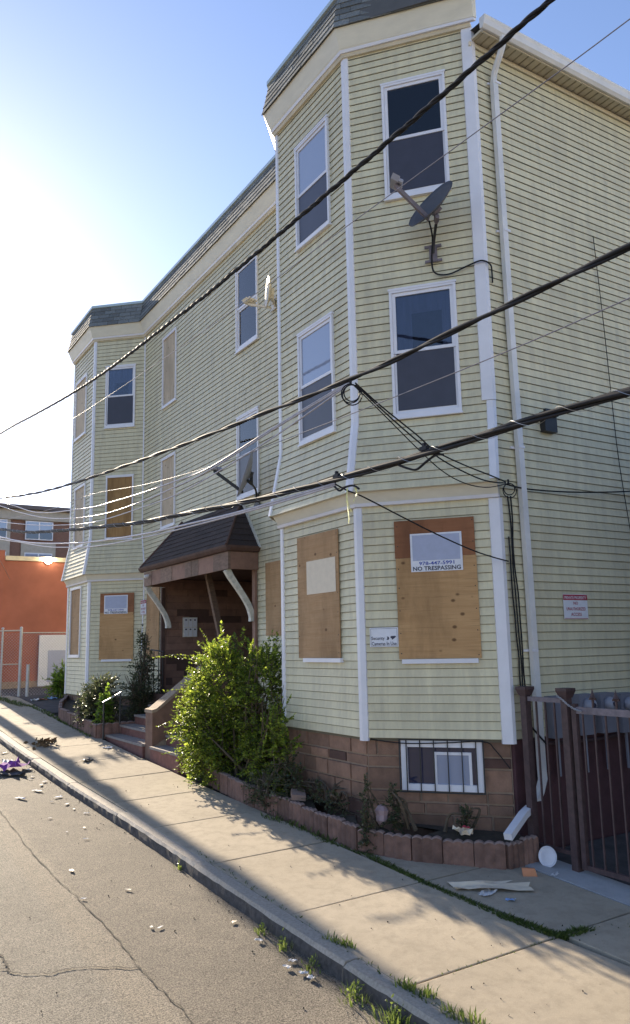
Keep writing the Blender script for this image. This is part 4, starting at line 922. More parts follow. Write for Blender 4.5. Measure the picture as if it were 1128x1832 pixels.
# ================================================================ PLANTERS
def edging(name, pts, zoff, h, lab, seed, bw=.30):
    t_ = thing(name, (pts[0][0], pts[0][1], gz(*pts[0])), lab, 'planter'); rng = random.Random(seed)
    for (ax, ay), (bx, by) in zip(pts, pts[1:]):
        A_, B_ = Vector((ax, ay, 0)), Vector((bx, by, 0)); L = (B_ - A_).length; d_ = (B_ - A_) / L; n_ = Vector((d_.y, -d_.x, 0)); k = max(1, round(L / bw))
        for q in range(k):
            a, b = A_ + d_ * (L * q / k + .004), A_ + d_ * (L * (q + 1) / k - .004); g = gz((a.x + b.x) / 2, (a.y + b.y) / 2) - .02; hh = h + rng.uniform(-.012, .012); o = n_ * rng.uniform(-.008, .008)
            mb = MB(); w_ = (b - a).length; ns = 12; fr = []; 
            for s in range(ns + 1):
                u = s / ns; sc2 = .022 * abs(math.sin(u * math.pi * 3)); rib = .011 * abs(math.sin(u * math.pi * 3)); p = a.lerp(b, u) + o; fr.append((p - n_ * (.035 - 0) , p + n_ * (.03 + rib), hh - .022 + sc2))
            for (b0, f0, h0), (b1, f1, h1) in zip(fr, fr[1:]):
                z = lambda p, zz: (p.x, p.y, g + zz)
                mb.cur = 0; mb.poly(z(f0, 0), z(f1, 0), z(f1, h0 * 0 + h1 - .012), z(f0, h0 - .012)); mb.poly(z(b0, 0), z(b1, 0), z(b1, h1), z(b0, h0))
                mb.cur = 1; mb.poly(z(f0, h0 - .012), z(f1, h1 - .012), z(f1 - n_ * .012, h1), z(f0 - n_ * .012, h0)); mb.poly(z(f0 - n_ * .012, h0), z(f1 - n_ * .012, h1), z(b1, h1), z(b0, h0))
            mb.cur = 0
            for b_, f_, h2 in (fr[0], fr[-1]): mb.poly(z(b_, 0), z(f_, 0), z(f_, h2 - .012), z(b_, h2))
            build('block', mb, ['scallop', 'scallop_top'], parent=t_)
    return t_
PL = [(5.30, 11.9), (5.22, 10.42), (5.27, 9.85), (5.34, 8.74), (5.36, 7.85), (5.67, 7.27), (6.33, 6.52), (6.80, 6.52)]
pl = edging('planter', PL, 0, .285, 'curved pinkish brown scalloped edging planter round the near bay', 41)
mb = MB(); ins = [(5.33, 11.9), (5.26, 10.42), (5.31, 9.85), (5.38, 8.74), (5.40, 7.87), (5.70, 7.30), (6.35, 6.56), (6.80, 6.56), (6.82, 6.84), (5.80, 8.2), (5.80, 10.1), (6.5, 11.3)]
for k in range(len(ins)):      # soil bed as a fan with little lumps
    a, b = ins[k], ins[(k + 1) % len(ins)]; c = (5.95, 8.6) if k < 8 else (5.9, 9.2)
    c = (5.62, min(max((a[1] + b[1]) / 2, 7.9), 10.8)) if a[1] > 7.5 else (6.1, 7.3)
    mb.poly((a[0], a[1], gz(*a) + .20), (b[0], b[1], gz(*b) + .20), (c[0], c[1], gz(*c) + .24))
mb.poly((5.3, 11.9, gz(5.3, 11.9) + .19), (5.25, 10.4, gz(5.25, 10.4) + .19), (6.4, 6.55, gz(6.4, 6.55) + .19), (6.8, 6.6, gz(6.8, 6.6) + .19), (6.75, 11.9, gz(6.75, 11.9) + .19))
build('soil', mb, 'soil', parent=pl)
pf = edging('planter', [(5.72, 22.0), (5.2, 20.6), (4.98, 19.7), (4.95, 18.2), (4.97, 17.0), (4.96, 16.66), (5.9, 16.64)], 0, .31, 'long low brown edging planter in front of the far bay', 42, .42)
mb = MB(); mb.poly((5.72, 22, gz(5.7, 22) + .19), (5.0, 19.7, gz(5, 19.7) + .19), (4.99, 16.68, gz(5, 16.7) + .19), (6.75, 16.68, gz(6.7, 16.7) + .26), (6.75, 19.2, gz(6.7, 19) + .26)); build('soil', mb, 'soil', parent=pf)
mb = MB(); mb.tube([(4.93, 17.9, gz(4.9, 17.9)), (4.93, 17.9, gz(4.9, 17.9) + .46)], .045, 8); mb.lathe((4.93, 17.9, gz(4.9, 17.9) + .46), (0, 0, 1), [(.05, 0), (.055, .03), (.0, .06)], 8); build('bollard', mb, 'iron', label='short brown pipe post standing against the far planter', cat='post')
# handrail at the steps
hr = thing('handrail', (4.99, 16.45, gz(4.99, 16.45)), 'thin black metal handrail with a shiny top bar by the steps', 'handrail')
mb = MB(); mb.tube([(5.02, 16.42, gz(5, 16.4)), (5.02, 16.42, -1.02)], .018, 6); build('post', mb, 'black', parent=hr)
mb = MB(); mb.tube([(5.36, 16.42, -1.5), (5.36, 16.42, -.88)], .018, 6); build('post', mb, 'black', parent=hr)
mb = MB(); mb.obox((5.18, 16.40, -.945), (.20, .02, .095), (0, .022, 0), (-.006, 0, .010)); build('top_bar', mb, 'steel', parent=hr)
hr2 = thing('handrail', (6.3, 17.0, -1), 'dark upright railing beside the left porch post', 'handrail')
for y in (16.75, 17.0, 17.3): mb = MB(); mb.tube([(6.4, y, -1.0), (6.4, y, -.05)], .011, 5); build('bar', mb, 'black', parent=hr2)
mb = MB(); mb.tube([(6.4, 16.7, -.05), (6.4, 17.5, .0)], .016, 6); build('top_bar', mb, 'black', parent=hr2)
# ================================================================ UTILITY POLE AND CABLES
PX, PY = 3.86, 30.0
pole = thing('utility_pole', (PX, PY, gz(PX, PY)), 'weathered wooden utility pole at the kerb carrying the street cables', 'utility pole')
g0 = gz(PX, PY); mb = MB(); mb.tube([(PX - .14, PY, g0 - .1), (PX + .09, PY, g0 + 4.7), (PX + .35, PY, g0 + 9.85), (PX + .40, PY, g0 + 11.2)], [.17, .155, .13, .115], 12); build('shaft', mb, 'wood_pole', parent=pole, smooth=True)
mb = MB(); mb.box(PX - 1.5, PX + .32, PY - .18, PY - .08, g0 + 9.9, g0 + 10.02); build('crossarm', mb, 'wood_pole', parent=pole)
mb = MB(); mb.lathe((PX + .22, PY - .36, g0 + 7.4), (0, 0, 1), [(.0, 0), (.20, .02), (.21, .06), (.21, .72), (.19, .78), (.0, .84)], 14); build('transformer', mb, 'steel', parent=pole)
for x, z in ((PX + .30, 5.45), (PX + .31, 5.75), (PX + .33, 6.25)):
    mb = MB(); mb.lathe((x, PY - .05, g0 + z), (0, 0, 1), [(.03, -.12), (.055, -.08), (.045, -.02), (.06, .02), (.04, .08), (.02, .12)], 10); build('insulator', mb, 'porcelain', parent=pole)
mb = MB(); mb.tube([(PX, PY - .1, 4.0), (5.12, PY - .35, 4.0)], .025, 6); build('standoff_arm', mb, 'steel', parent=pole)
for x, z in ((4.85, 4.0), (5.06, 4.0), (4.5, 4.0)): mb = MB(); mb.lathe((x, PY - .3, z + .06), (0, 0, 1), [(.03, -.16), (.07, -.12), (.055, -.05), (.075, .0), (.055, .07), (.065, .10), (.03, .15)], 10); build('insulator', mb, 'porcelain', parent=pole)
def strands(name, pts, r, mat, lab, twist=0, rr=None, group=None, extra=()):
    P = smooth_path(pts, 10 if twist else 6); o = None
    o = thing(name, tuple(P[0]), lab, 'cable', group)
    if not twist:
        mb = MB(); mb.tube(P, r, 6); build('wire', mb, mat, parent=o, smooth=True)
    else:
        L = 0; acc = [0]
        for a, b in zip(P, P[1:]): L += (b - a).length; acc.append(L)
        Q = []; n = int(L / .05)
        for k in range(n + 1):
            s = L * k / n; i = 0
            while i < len(acc) - 2 and acc[i + 1] < s: i += 1
            Q.append((P[i].lerp(P[i + 1], (s - acc[i]) / max(1e-6, acc[i + 1] - acc[i])), s))
        for q, (rad, mt) in enumerate(extra):
            mb = MB(); pts2 = []
            for k, (p, s) in enumerate(Q):
                d = (Q[min(k + 1, n)][0] - Q[max(k - 1, 0)][0]).normalized(); a = d.cross(Vector((0, 0, 1))).normalized(); b = d.cross(a); th = s * 2 * math.pi / twist + q * 2 * math.pi / len(extra)
                pts2.append(p + (a * math.cos(th) + b * math.sin(th)) * r)
            mb.tube(pts2, rad, 5); build('wire', mb, mt, parent=o, smooth=True)
    return o
PE = lambda z: (PX + .12 + .05 * (z - 3), PY - .1, z + .75)
strands('power_cable', [PE(6.34), (3.895, 22.214, 5.972), (3.972, 19.139, 5.60), (4.037, 16.508, 5.29), (4.089, 14.43, 5.09), (4.129, 12.832, 4.98), (4.177, 10.905, 4.89), (4.21, 9.613, 4.83), (4.233, 8.685, 4.81), (4.26, 7.585, 4.79), (4.298, 6.081, 4.775), (4.326, 4.953, 4.77), (4.353, 3.874, 4.78), (4.40, 1.8, 4.80), (4.5, -2.5, 4.90), (4.7, -12, 5.6)], .013, 'cable',
        'thick twisted overhead power cable crossing the top storey', .55, extra=((.016, 'cable'), (.016, 'cable'), (.010, 'cable')))
strands('middle_cable', [PE(4.62), (3.887, 22.529, 4.149), (3.979, 18.833, 3.634), (4.048, 16.084, 3.331), (4.116, 13.344, 3.09), (4.194, 10.243, 2.856), (4.243, 8.261, 2.73), (4.295, 6.186, 2.60), (4.326, 4.951, 2.575), (4.353, 3.888, 2.57), (4.374, 3.038, 2.56), (4.43, .8, 2.56), (4.6, -5, 2.9), (4.8, -14, 3.6)], .012, 'cable', 'double black overhead cable passing in front of the second storey windows', 1.6, extra=((.019, 'cable'), (.014, 'cable')))
lash = [PE(3.72), (3.891, 22.344, 3.279), (3.947, 20.129, 2.912), (4.012, 17.516, 2.567), (4.094, 14.258, 2.21), (4.129, 12.826, 2.062), (4.157, 11.708, 1.959), (4.204, 9.855, 1.825), (4.253, 7.875, 1.70), (4.287, 6.52, 1.64), (4.309, 5.623, 1.62), (4.341, 4.366, 1.615), (4.364, 3.428, 1.60), (4.382, 2.7, 1.575), (4.43, .8, 1.56), (4.6, -5, 1.9), (4.8, -14, 2.7)]
lc = strands('lashed_cable', lash, .017, 'cable', 'lowest thick bundle of lashed black cables above the ground floor bay', 3.5, extra=((.023, 'cable'), (.018, 'cable'), (.014, 'cable')))
mb = MB(); P = smooth_path(lash, 60); pts2 = []; L = 0
for k in range(len(P)):
    d = (P[min(k + 1, len(P) - 1)] - P[max(k - 1, 0)]).normalized(); a = d.cross(Vector((0, 0, 1))).normalized(); b = d.cross(a)
    if k: L += (P[k] - P[k - 1]).length
    pts2.append(P[k] + (a * math.cos(L * 14) + b * math.sin(L * 14)) * .042)
mb.tube(pts2, .0022, 3); build('lashing_wire', mb, 'steel', parent=lc)
for x, y, z in ((4.288, 6.49, 1.66), (4.321, 5.16, 1.645)): mb = MB(); mb.box(x - .02, x + .02, y - .045, y + .045, z, z + .035); mb.box(x - .015, x + .015, y - .012, y + .012, z, z + .065); build('clamp', mb, 'cable', parent=lc)
G = 'pale cables sagging past the far bay'
strands('service_cable', [PE(3.55), (3.893, 22.298, 3.061), (3.933, 20.694, 2.774), (3.984, 18.651, 2.459), (4.046, 16.148, 2.148), (4.094, 14.237, 1.951), (4.157, 11.7, 1.766), (4.199, 10.035, 1.69), (4.238, 8.474, 1.63), (4.287, 6.521, 1.605)], .016, 'cable_pale', 'second lowest pale cable, just beneath the lashed bundle by the far bay', group=G)
strands('service_cable', [PE(3.45), (3.91, 21.593, 2.884), (3.951, 19.965, 2.63), (4.013, 17.471, 2.233), (4.056, 15.746, 2.022), (4.09, 14.393, 1.877), (4.13, 12.808, 1.769), (4.18, 10.816, 1.676), (4.246, 8.141, 1.60), (4.287, 6.522, 1.585)], .012, 'cable_pale', 'lowest pale cable, crossing the skirt of the far bay and porch roof', group=G)
strands('service_cable', [PE(4.55), (3.868, 23.279, 4.15), (3.922, 21.122, 3.738), (3.994, 18.251, 3.097), (4.083, 14.693, 2.64), (4.12, 13.189, 2.52), (4.157, 11.728, 2.43), (4.179, 10.836, 2.392), (4.213, 9.473, 2.35), (4.25, 7.991, 2.46), (4.285, 6.582, 2.56), (4.294, 6.235, 2.57)], .011, 'cable_pale', 'uppermost of the thin pale cables that rise to the coil', group=G)
strands('service_cable', [PE(4.5), (3.868, 23.268, 4.09), (3.938, 20.462, 3.462), (4.006, 17.747, 2.908), (4.062, 15.503, 2.567), (4.112, 13.528, 2.367), (4.157, 11.723, 2.297), (4.184, 10.627, 2.296), (4.213, 9.473, 2.315), (4.26, 7.603, 2.471), (4.294, 6.244, 2.564)], .010, 'cable_pale', 'middle one of the thin pale cables that rise to the coil', group=G)
strands('service_cable', [PE(4.0), (3.89, 22.397, 3.48), (3.982, 18.717, 2.881), (4.05, 15.991, 2.502), (4.098, 14.074, 2.297), (4.157, 11.718, 2.199), (4.194, 10.231, 2.185), (4.25, 7.993, 2.344), (4.293, 6.264, 2.553)], .009, 'cable_pale', 'lowest of the thin pale cables that rise to the coil', group=G)
strands('thin_wire', [PE(5.6), (3.974, 19.033, 4.93), (4.054, 15.838, 4.66), (4.142, 12.32, 4.45), (4.225, 9.008, 4.30), (4.29, 6.407, 4.24), (4.344, 4.246, 4.18), (4.378, 2.878, 4.15), (4.45, 0, 4.15), (4.7, -12, 4.8)], .0045, 'cable_grey', 'single thin grey wire passing below the top windows')
strands('thin_wire', [PE(3.6), (4.0, 18, 3.08), (4.089, 14.459, 2.86), (4.157, 11.737, 2.55), (4.217, 9.338, 2.36), (4.274, 7.02, 2.27), (4.332, 4.713, 2.215), (4.373, 3.07, 2.215), (4.45, 0, 2.3), (4.7, -12, 3.0)], .0045, 'cable_grey', 'single thin grey wire crossing the second storey window of the corner bay')
# drops to the house corner
G = 'drop wires to the house corner'
strands('drop_wire', [(4.297, 6.132, 2.542), (4.683, 6.223, 2.378), (5.213, 6.348, 2.188), (5.536, 6.424, 2.06), (6.041, 6.543, 1.985), (6.592, 6.672, 1.935), (6.883, 6.741, 1.903)], .008, 'cable', 'upper straight drop wire from the coil to the house corner', group=G)
strands('drop_wire', [(4.304, 6.134, 2.527), (4.681, 6.223, 2.348), (5.209, 6.347, 2.127), (5.681, 6.458, 1.97), (6.246, 6.591, 1.875), (6.584, 6.67, 1.862), (6.882, 6.741, 1.889)], .008, 'cable', 'middle drop wire from the coil to the house corner', group=G)
strands('drop_wire', [(4.28, 6.128, 2.51), (4.729, 6.234, 2.288), (5.204, 6.346, 2.047), (5.621, 6.444, 1.86), (6.023, 6.538, 1.775), (6.461, 6.642, 1.78), (6.88, 6.74, 1.875)], .006, 'cable', 'slack drop wire sagging lowest from the coil to the house corner', group=G)
strands('drop_wire', [(4.286, 6.521, 1.6), (4.443, 6.536, 1.55), (4.649, 6.555, 1.505), (5.188, 6.607, 1.34), (5.681, 6.654, 1.193), (6.209, 6.705, 1.056), (6.583, 6.741, .986), (6.878, 6.769, .948)], .008, 'cable', 'drop wire slanting across the plywood sign to the corner trim', group=G)
strands('drop_wire', [(6.89, 6.75, 1.878), (7.218, 6.75, 1.85), (7.814, 6.75, 1.865), (8.452, 6.75, 1.91), (9.232, 6.75, 1.99), (10.5, 6.76, 2.15), (13, 6.8, 2.3)], .010, 'cable', 'black cable running back along the side wall from the corner loop', group=G)
def coil(c, n, rad, lab, turns=3):
    c, n = Vector(c), Vector(n).normalized(); a = n.cross(Vector((0, 0, 1))).normalized(); b = Vector((0, 0, 1)); mb = MB(); rng = random.Random(2)
    for q in range(turns):
        ra = rad * rng.uniform(.85, 1.08); oc = c + a * rng.uniform(-.012, .012) + b * rng.uniform(-.015, .015)
        mb.tube([oc + (a * math.cos(k * math.pi / 10) + b * math.sin(k * math.pi / 10) * 1.08) * ra + n * .006 * q for k in range(21)], .0065, 5, False)
    mb.tube([c + b * rad, c + b * (rad + .05)], .012, 6); build('cable_coil', mb, 'cable', label=lab, cat='cable coil')
coil((4.29, 6.20, 2.45), (.5, .84, .17), .09, 'round coil of black cable hanging from the middle overhead cable')
coil((6.885, 6.70, 1.80), (.5, .84, .17), .075, 'small cable loop hanging at the house corner trim', 2)
mb = MB(); mb.tube(smooth_path([(4.30, 5.50, 1.585), (4.31, 5.38, 1.53), (4.318, 5.274, 1.50), (4.322, 5.15, 1.54), (4.325, 5.02, 1.575), (4.33, 4.93, 1.56)], 5), .011, 6); build('splice_loop', mb, 'cable', label='short black splice loop under the lashed bundle where the drop wires cross', cat='cable'); mb = MB(); mb.tube(smooth_path([(4.287, 6.56, 1.60), (4.288, 6.45, 1.52), (4.29, 6.36, 1.535), (4.293, 6.22, 1.53), (4.295, 6.12, 1.48)], 5), .011, 6); build('splice_loop', mb, 'cable', label='short black splice loop under the lashed bundle above the yellow tape', cat='cable')
mb = MB(); rng = random.Random(6)          # frayed yellow tape
for y0, zt, zb in ((6.312, 1.53, 1.20), (6.30, 1.52, 1.28), (6.17, 1.50, 1.36), (6.33, 1.40, 1.17)):
    P = smooth_path([(4.285, y0, zt), (4.285 + rng.uniform(-.02, .02), y0 + rng.uniform(-.03, .03), zt * .6 + zb * .4), (4.285 + rng.uniform(-.03, .03), y0 + rng.uniform(-.05, .05), zb)], 6)
    for a, b in zip(P, P[1:]): ww = rng.uniform(.006, .016); mb.poly(a + Vector((0, -ww, 0)), a + Vector((.004, ww, 0)), b + Vector((.004, ww, 0)), b + Vector((0, -ww, 0)))
build('tape_rag', mb, 'tape', label='frayed pale yellow tape dangling from the lashed cable bundle', cat='tape')
# cables down the corner, and the thin wire on the side wall
for k, (x0, x1, lab) in enumerate(((6.93, 6.99, 'black cable running down the side wall, nearest the corner trim'), (6.97, 7.02, 'black cable running down the side wall between the other two'), (7.0, 7.06, 'black cable running down the side wall, nearest the downspout'))):
    rng = random.Random(k); zt = 1.75 - .5 * (k == 0); pts = [(x0 + (x1 - x0) * q / 8 + rng.uniform(-.014, .014), 6.80, zt + (-.62 - zt) * q / 8) for q in range(9)]; strands('wall_cable', pts, .009, 'cable', lab, group='cables down the house corner')
strands('wall_cable', [(8.97, 6.80, 5.68), (9.02, 6.79, 4.4), (9.06, 6.79, 3.2), (9.10, 6.79, 2.4), (9.22, 6.79, 1.4), (9.30, 6.79, .8)], .006, 'cable', 'thin dark wire hanging straight down the middle of the side wall')
strands('wall_cable', [(5.75, 8.10, -1.12), (6.0, 7.80, -1.16), (6.3, 7.45, -1.15), (6.62, 7.08, -1.13), (6.70, 6.98, -1.22), (6.80, 6.86, -1.42)], .007, 'cable', 'loose black wire drooping over the basement window grille')
mb = MB(); mb.tube([(7.0, 6.70, -.95), (7.25, 6.70, -1.18)], .012, 5); build('wall_cable', mb, 'cable', label='short black pipe slanting across the downspout behind the fence', cat='pipe')

# ================================================================ VEGETATION
def leafy(mb, p, d, n, ln, wd, fold=.25):
    d = d.normalized(); s = d.cross(n); s = s.normalized() if s.length > 1e-4 else Vector((1, 0, 0)); u = s.cross(d)
    a, m_, t_ = p, p + d * ln * .45 + u * 0, p + d * ln
    l, r_ = m_ + s * wd + u * wd * fold, m_ - s * wd + u * wd * fold
    i = [mb.pt(q) for q in (a, l, t_, r_)]; mb.f.append(i); mb.mi.append(0)
def rv(rng): return Vector((rng.gauss(0, 1), rng.gauss(0, 1), rng.gauss(0, 1)))
def shrub(name, base, lobes, sprays, leaves, ln, wd, mats, lab, seed, droop=.25, arch=(), stems=8, cat='bush', twig=(.25, .5), inner=.25):
    rng = random.Random(seed); t_ = thing(name, base, lab, cat); mb = MB(); br = MB(); B = Vector(base)
    tot = sum(l[1][0] * l[1][1] * l[1][2] for l in lobes)
    tips = []
    for c, r_ in lobes:
        n = int(sprays * r_[0] * r_[1] * r_[2] / tot); c = Vector(c)
        for _ in range(n):
            d = rv(rng).normalized(); q = 1 - inner * rng.random() ** 1.5 + .30 * (noise.noise(d * 2.6 + Vector((seed, 0, 0))))
            p = c + Vector((d.x * r_[0], d.y * r_[1], d.z * r_[2])) * q
            if p.z < gz(p.x, p.y) + .05 or (8 < p.y < 13 and p.x > 5.58 + max(0, p.y - 10.0) * .86): continue
            tips.append((p, (d + Vector((0, 0, .45)) + rv(rng) * .35).normalized(), rng.uniform(*twig)))
    for p, d in arch: tips.append((Vector(p), Vector(d).normalized(), .75))
    for p, d, L in tips:
        st = p - d * L * .8; n = leaves if L < .7 else int(leaves * 1.6); prev = st; q = st
        side = d.cross(Vector((0, 0, 1))); side = side.normalized() if side.length > .1 else Vector((1, 0, 0))
        pts = [st]
        for k in range(1, n + 1):
            s = k / n; q = st + d * L * s + Vector((0, 0, -droop * L * s * s)); pts.append(q)
            tang = (q - prev).normalized(); prev = q
            for sg in (-1, 1):
                if rng.random() < .12: continue
                ld = (tang * .55 + side * sg * rng.uniform(.6, 1) + rv(rng) * .28); leafy(mb, q, ld, (Vector((0, 0, 1)) + rv(rng) * .55).normalized(), ln * rng.uniform(.7, 1.25) * (1.1 - .4 * s), wd * rng.uniform(.8, 1.2))
        leafy(mb, q, d + rv(rng) * .2, Vector((0, 0, 1)), ln, wd); br.tube([pts[0], pts[len(pts) // 2], pts[-1]], [.005, .0035, .002], 3, False)
    for k in range(stems):
        c, r_ = lobes[k % len(lobes)]; c = Vector(c); e = c + Vector((rng.uniform(-.6, .6) * r_[0], rng.uniform(-.6, .6) * r_[1], rng.uniform(.2, .8) * r_[2])); s0 = B + Vector((rng.uniform(-.18, .18), rng.uniform(-.18, .18), 0)); m_ = s0.lerp(e, .5) + Vector((rng.uniform(-.12, .12), rng.uniform(-.12, .12), .1))
        br.tube(smooth_path([s0, m_, e], 4), [.024 - .0022 * j for j in range(9)], 5)
        for _ in range(5):
            f_ = e + Vector((rng.uniform(-.5, .5) * r_[0], rng.uniform(-.5, .5) * r_[1], rng.uniform(-.3, .5) * r_[2])); br.tube([s0.lerp(e, rng.uniform(.45, .95)), f_], [.009, .004], 4)
    build('stem', br, 'bark', parent=t_); build('foliage', mb, mats, parent=t_); return t_
bb = (5.62, 11.0, gz(5.6, 11.0) + .2)
shrub('bush', bb, [((5.42, 11.75, -.70), (.54, .70, .90)), ((5.72, 10.75, -.72), (.48, .62, .88)), ((5.36, 11.7, -1.5), (.52, .62, .60)), ((5.66, 10.5, -1.5), (.43, .6, .62)), ((5.26, 12.1, -1.1), (.46, .42, .68)), ((5.47, 9.85, -1.3), (.20, .42, .70))], 1700, 11, .060, .018, 'leaf',
      'big leafy green bush spilling over the sidewalk in front of the porch', 51, arch=[((4.60, 12.0, .02), (-.85, .1, .25)), ((4.72, 11.9, .0), (-.8, 0, .40)), ((5.15, 11.7, .34), (-.3, .1, .9)), ((5.36, 11.5, .42), (.0, .1, 1)), ((4.62, 11.9, -1.0), (-.9, -.1, .2)), ((6.0, 10.75, .14), (.4, -.1, .8)), ((4.68, 11.8, -.50), (-.9, 0, .35)), ((5.62, 11.3, .33), (.1, 0, 1)), ((4.75, 12.0, -1.45), (-.8, 0, .3))], stems=14)
mb = MB(); rng = random.Random(9)         # low dark growth under the bush along the planter edge
shrub('low_shrub', (5.30, 9.9, gz(5.3, 9.9) + .2), [((5.30, 9.95, -1.93), (.22, .42, .30)), ((5.5, 9.6, -1.72), (.3, .3, .3))], 170, 8, .05, .016, 'leaf_dull', 'low dark green shrub hanging over the planter edge under the big bush', 52, stems=4)
shrub('shrub', (5.45, 18.0, gz(5.4, 18)), [((5.28, 17.7, -1.18), (.50, .55, .55)), ((5.35, 17.6, -.75), (.30, .35, .35))], 300, 8, .11, .017, 'leaf_dull', 'dark narrow leaved shrub behind the far planter, beside the far bay corner', 53, stems=7, twig=(.25, .45), inner=.6)
shrub('shrub', (6.0, 17.2, gz(6, 17.2)), [((6.05, 17.15, -1.0), (.48, .45, .60)), ((6.12, 17.2, -.35), (.30, .32, .45)), ((6.15, 17.3, .15), (.16, .16, .40))], 300, 7, .085, .016, 'leaf_dull', 'tall thin straggly shrub beside the steps reaching up the porch post', 54, stems=10, twig=(.25, .5), inner=.8, arch=[((5.75, 17.1, -.25), (-.8, 0, .5)), ((6.1, 17.3, .55), (.1, 0, 1)), ((5.6, 17.1, -.6), (-.8, 0, .3))])
shrub('vine', (5.15, 16.8, gz(5.1, 16.8)), [((5.17, 16.85, -1.25), (.14, .16, .48))], 90, 7, .085, .035, 'leaf_young', 'bright green broad leaved vine climbing behind the thin handrail', 55, stems=3, inner=.5)
shrub('yard_bush', (6.1, 24.0, gz(6, 24)), [((6.1, 24.0, -.75), (.32, .35, .55)), ((5.95, 23.9, -.95), (.35, .3, .35))], 110, 8, .16, .02, 'leaf_young', 'spiky yellow green plant at the driveway beyond the far bay', 56, stems=5, inner=.7)
shrub('planter_weed', (5.72, 8.9, gz(5.7, 8.9) + .25), [((5.62, 9.1, -1.86), (.18, .55, .16)), ((5.58, 8.5, -1.92), (.14, .2, .14))], 110, 7, .045, .014, 'leaf_dull', 'low dark weeds growing inside the near planter under the front face', 57, stems=5, cat='weed', twig=(.1, .25))
shrub('planter_weed', (5.72, 7.55, gz(5.7, 7.5) + .25), [((5.70, 7.62, -1.80), (.10, .10, .26))], 40, 7, .045, .014, 'leaf_dull', 'upright dark weed in the near planter before the basement window', 58, stems=3, cat='weed', twig=(.1, .25))
shrub('planter_weed', (5.5, 7.75, gz(5.5, 7.7)), [((5.38, 7.72, -2.08), (.07, .10, .28)), ((5.44, 7.80, -1.70), (.06, .07, .26))], 60, 6, .04, .013, 'leaf_dull', 'weed trailing over the outside of the scalloped planter edging', 59, stems=3, cat='weed', twig=(.1, .2))
shrub('planter_weed', (6.25, 7.10, gz(6.2, 7.1) + .25), [((6.25, 7.05, -1.93), (.10, .08, .16))], 26, 6, .04, .013, 'leaf_dull', 'small weed in the near planter below the window grille', 60, stems=2, cat='weed', twig=(.1, .2))
def blades(mb, x, y, z, n, h, spread, rng, w_=.006):
    for _ in range(n):
        a = rng.uniform(0, 6.283); r_ = spread * rng.random() ** .5; p = Vector((x + r_ * math.cos(a), y + r_ * math.sin(a), z)); hh = h * rng.uniform(.4, 1.15); lean = Vector((math.cos(a), math.sin(a), 0)) * hh * rng.uniform(.1, .9); s = Vector((-math.sin(a), math.cos(a), 0)) * w_ * rng.uniform(.6, 1.4)
        m_ = p + Vector((0, 0, hh * .6)) + lean * .35; e = p + Vector((0, 0, hh * .9)) + lean
        i = [mb.pt(q) for q in (p - s, p + s, m_ + s * .8, e, m_ - s * .8)]; mb.f.append(i); mb.mi.append(0)
rng = random.Random(77); mb = MB()        # grass growing in the sidewalk joints and along the kerb
def along(pts, step, n, h, sp, skip=0.0):
    for (ax, ay), (bx, by) in zip(pts, pts[1:]):
        L = math.hypot(bx - ax, by - ay); k = max(1, int(L / step))
        for q in range(k):
            if rng.random() < skip: continue
            u = (q + rng.random()) / k; x, y = ax + (bx - ax) * u, ay + (by - ay) * u; blades(mb, x, y, gz(x, y) - .02, int(n * rng.uniform(.4, 1.3)) + 1, h, sp, rng, .004)
along([(5.20, 8.5), (5.36, 7.67)], .018, 11, .055, .03, .2); along([(5.36, 7.7), (5.33, 6.66), (5.39, 5.64)], .012, 12, .05, .035); along([(5.39, 5.64), (5.46, 5.15), (5.50, 5.06), (5.80, 5.05)], .007, 14, .055, .05)
along([(5.50, 5.08), (5.2, 5.08), (4.2, 5.08)], .03, 5, .035, .02, .45); along([(5.75, 5.06), (6.3, 4.85)], .03, 5, .04, .025, .3); along([(3.80, 8.9), (3.84, 5.0), (3.9, 3.8)], .05, 5, .045, .02, .55); along([(4.9, 22.5), (4.93, 19.8), (4.91, 16.9)], .06, 8, .10, .05, .25); along([(4.3, 26), (4.75, 22.5)], .05, 10, .10, .12); along([(5.05, 9.8), (5.2, 9.2), (5.28, 8.3)], .04, 8, .10, .05, .3)
build('grass', mb, 'grass', kind='stuff', label='green grass and weeds growing in the sidewalk joints', cat='grass')
for k, (x, y, n, h, sp, lab) in enumerate(((3.56, 8.74, 26, .09, .07, 'small weed tuft in the gutter farthest up the kerb'), (3.55, 6.79, 40, .11, .07, 'upright weed tuft in the gutter, second farthest up the kerb'), (3.57, 6.42, 46, .12, .08, 'weed tuft in the gutter next to paper scraps'), (3.58, 5.98, 60, .08, .12, 'low spreading weed clump in the gutter among pebbles'), (3.60, 5.38, 110, .13, .13, 'bushy weed clump at a kerb stone joint in the gutter'), (3.62, 4.93, 150, .16, .16, 'largest weed clump in the gutter at the near end of the kerb'), (3.64, 4.62, 90, .11, .13, 'weed clump nearest the bottom edge in the gutter'))):
    mb = MB(); rng = random.Random(90 + k); blades(mb, x, y, rz(x, y) - .01, n // 3, h, sp, rng, .006); [leafy(mb, Vector((x + rng.gauss(0, sp * .18), y + rng.gauss(0, sp * .22), rz(x, y) + abs(rng.gauss(0, h * .4)))), rv(rng) + Vector((0, 0, .8)), rv(rng).normalized(), rng.uniform(.02, .05), rng.uniform(.005, .011)) for _ in range(n * 2 // 3)]; o = build('weed', mb, 'weed', label=lab, cat='weed', group='weeds along the kerb', kind='stuff')
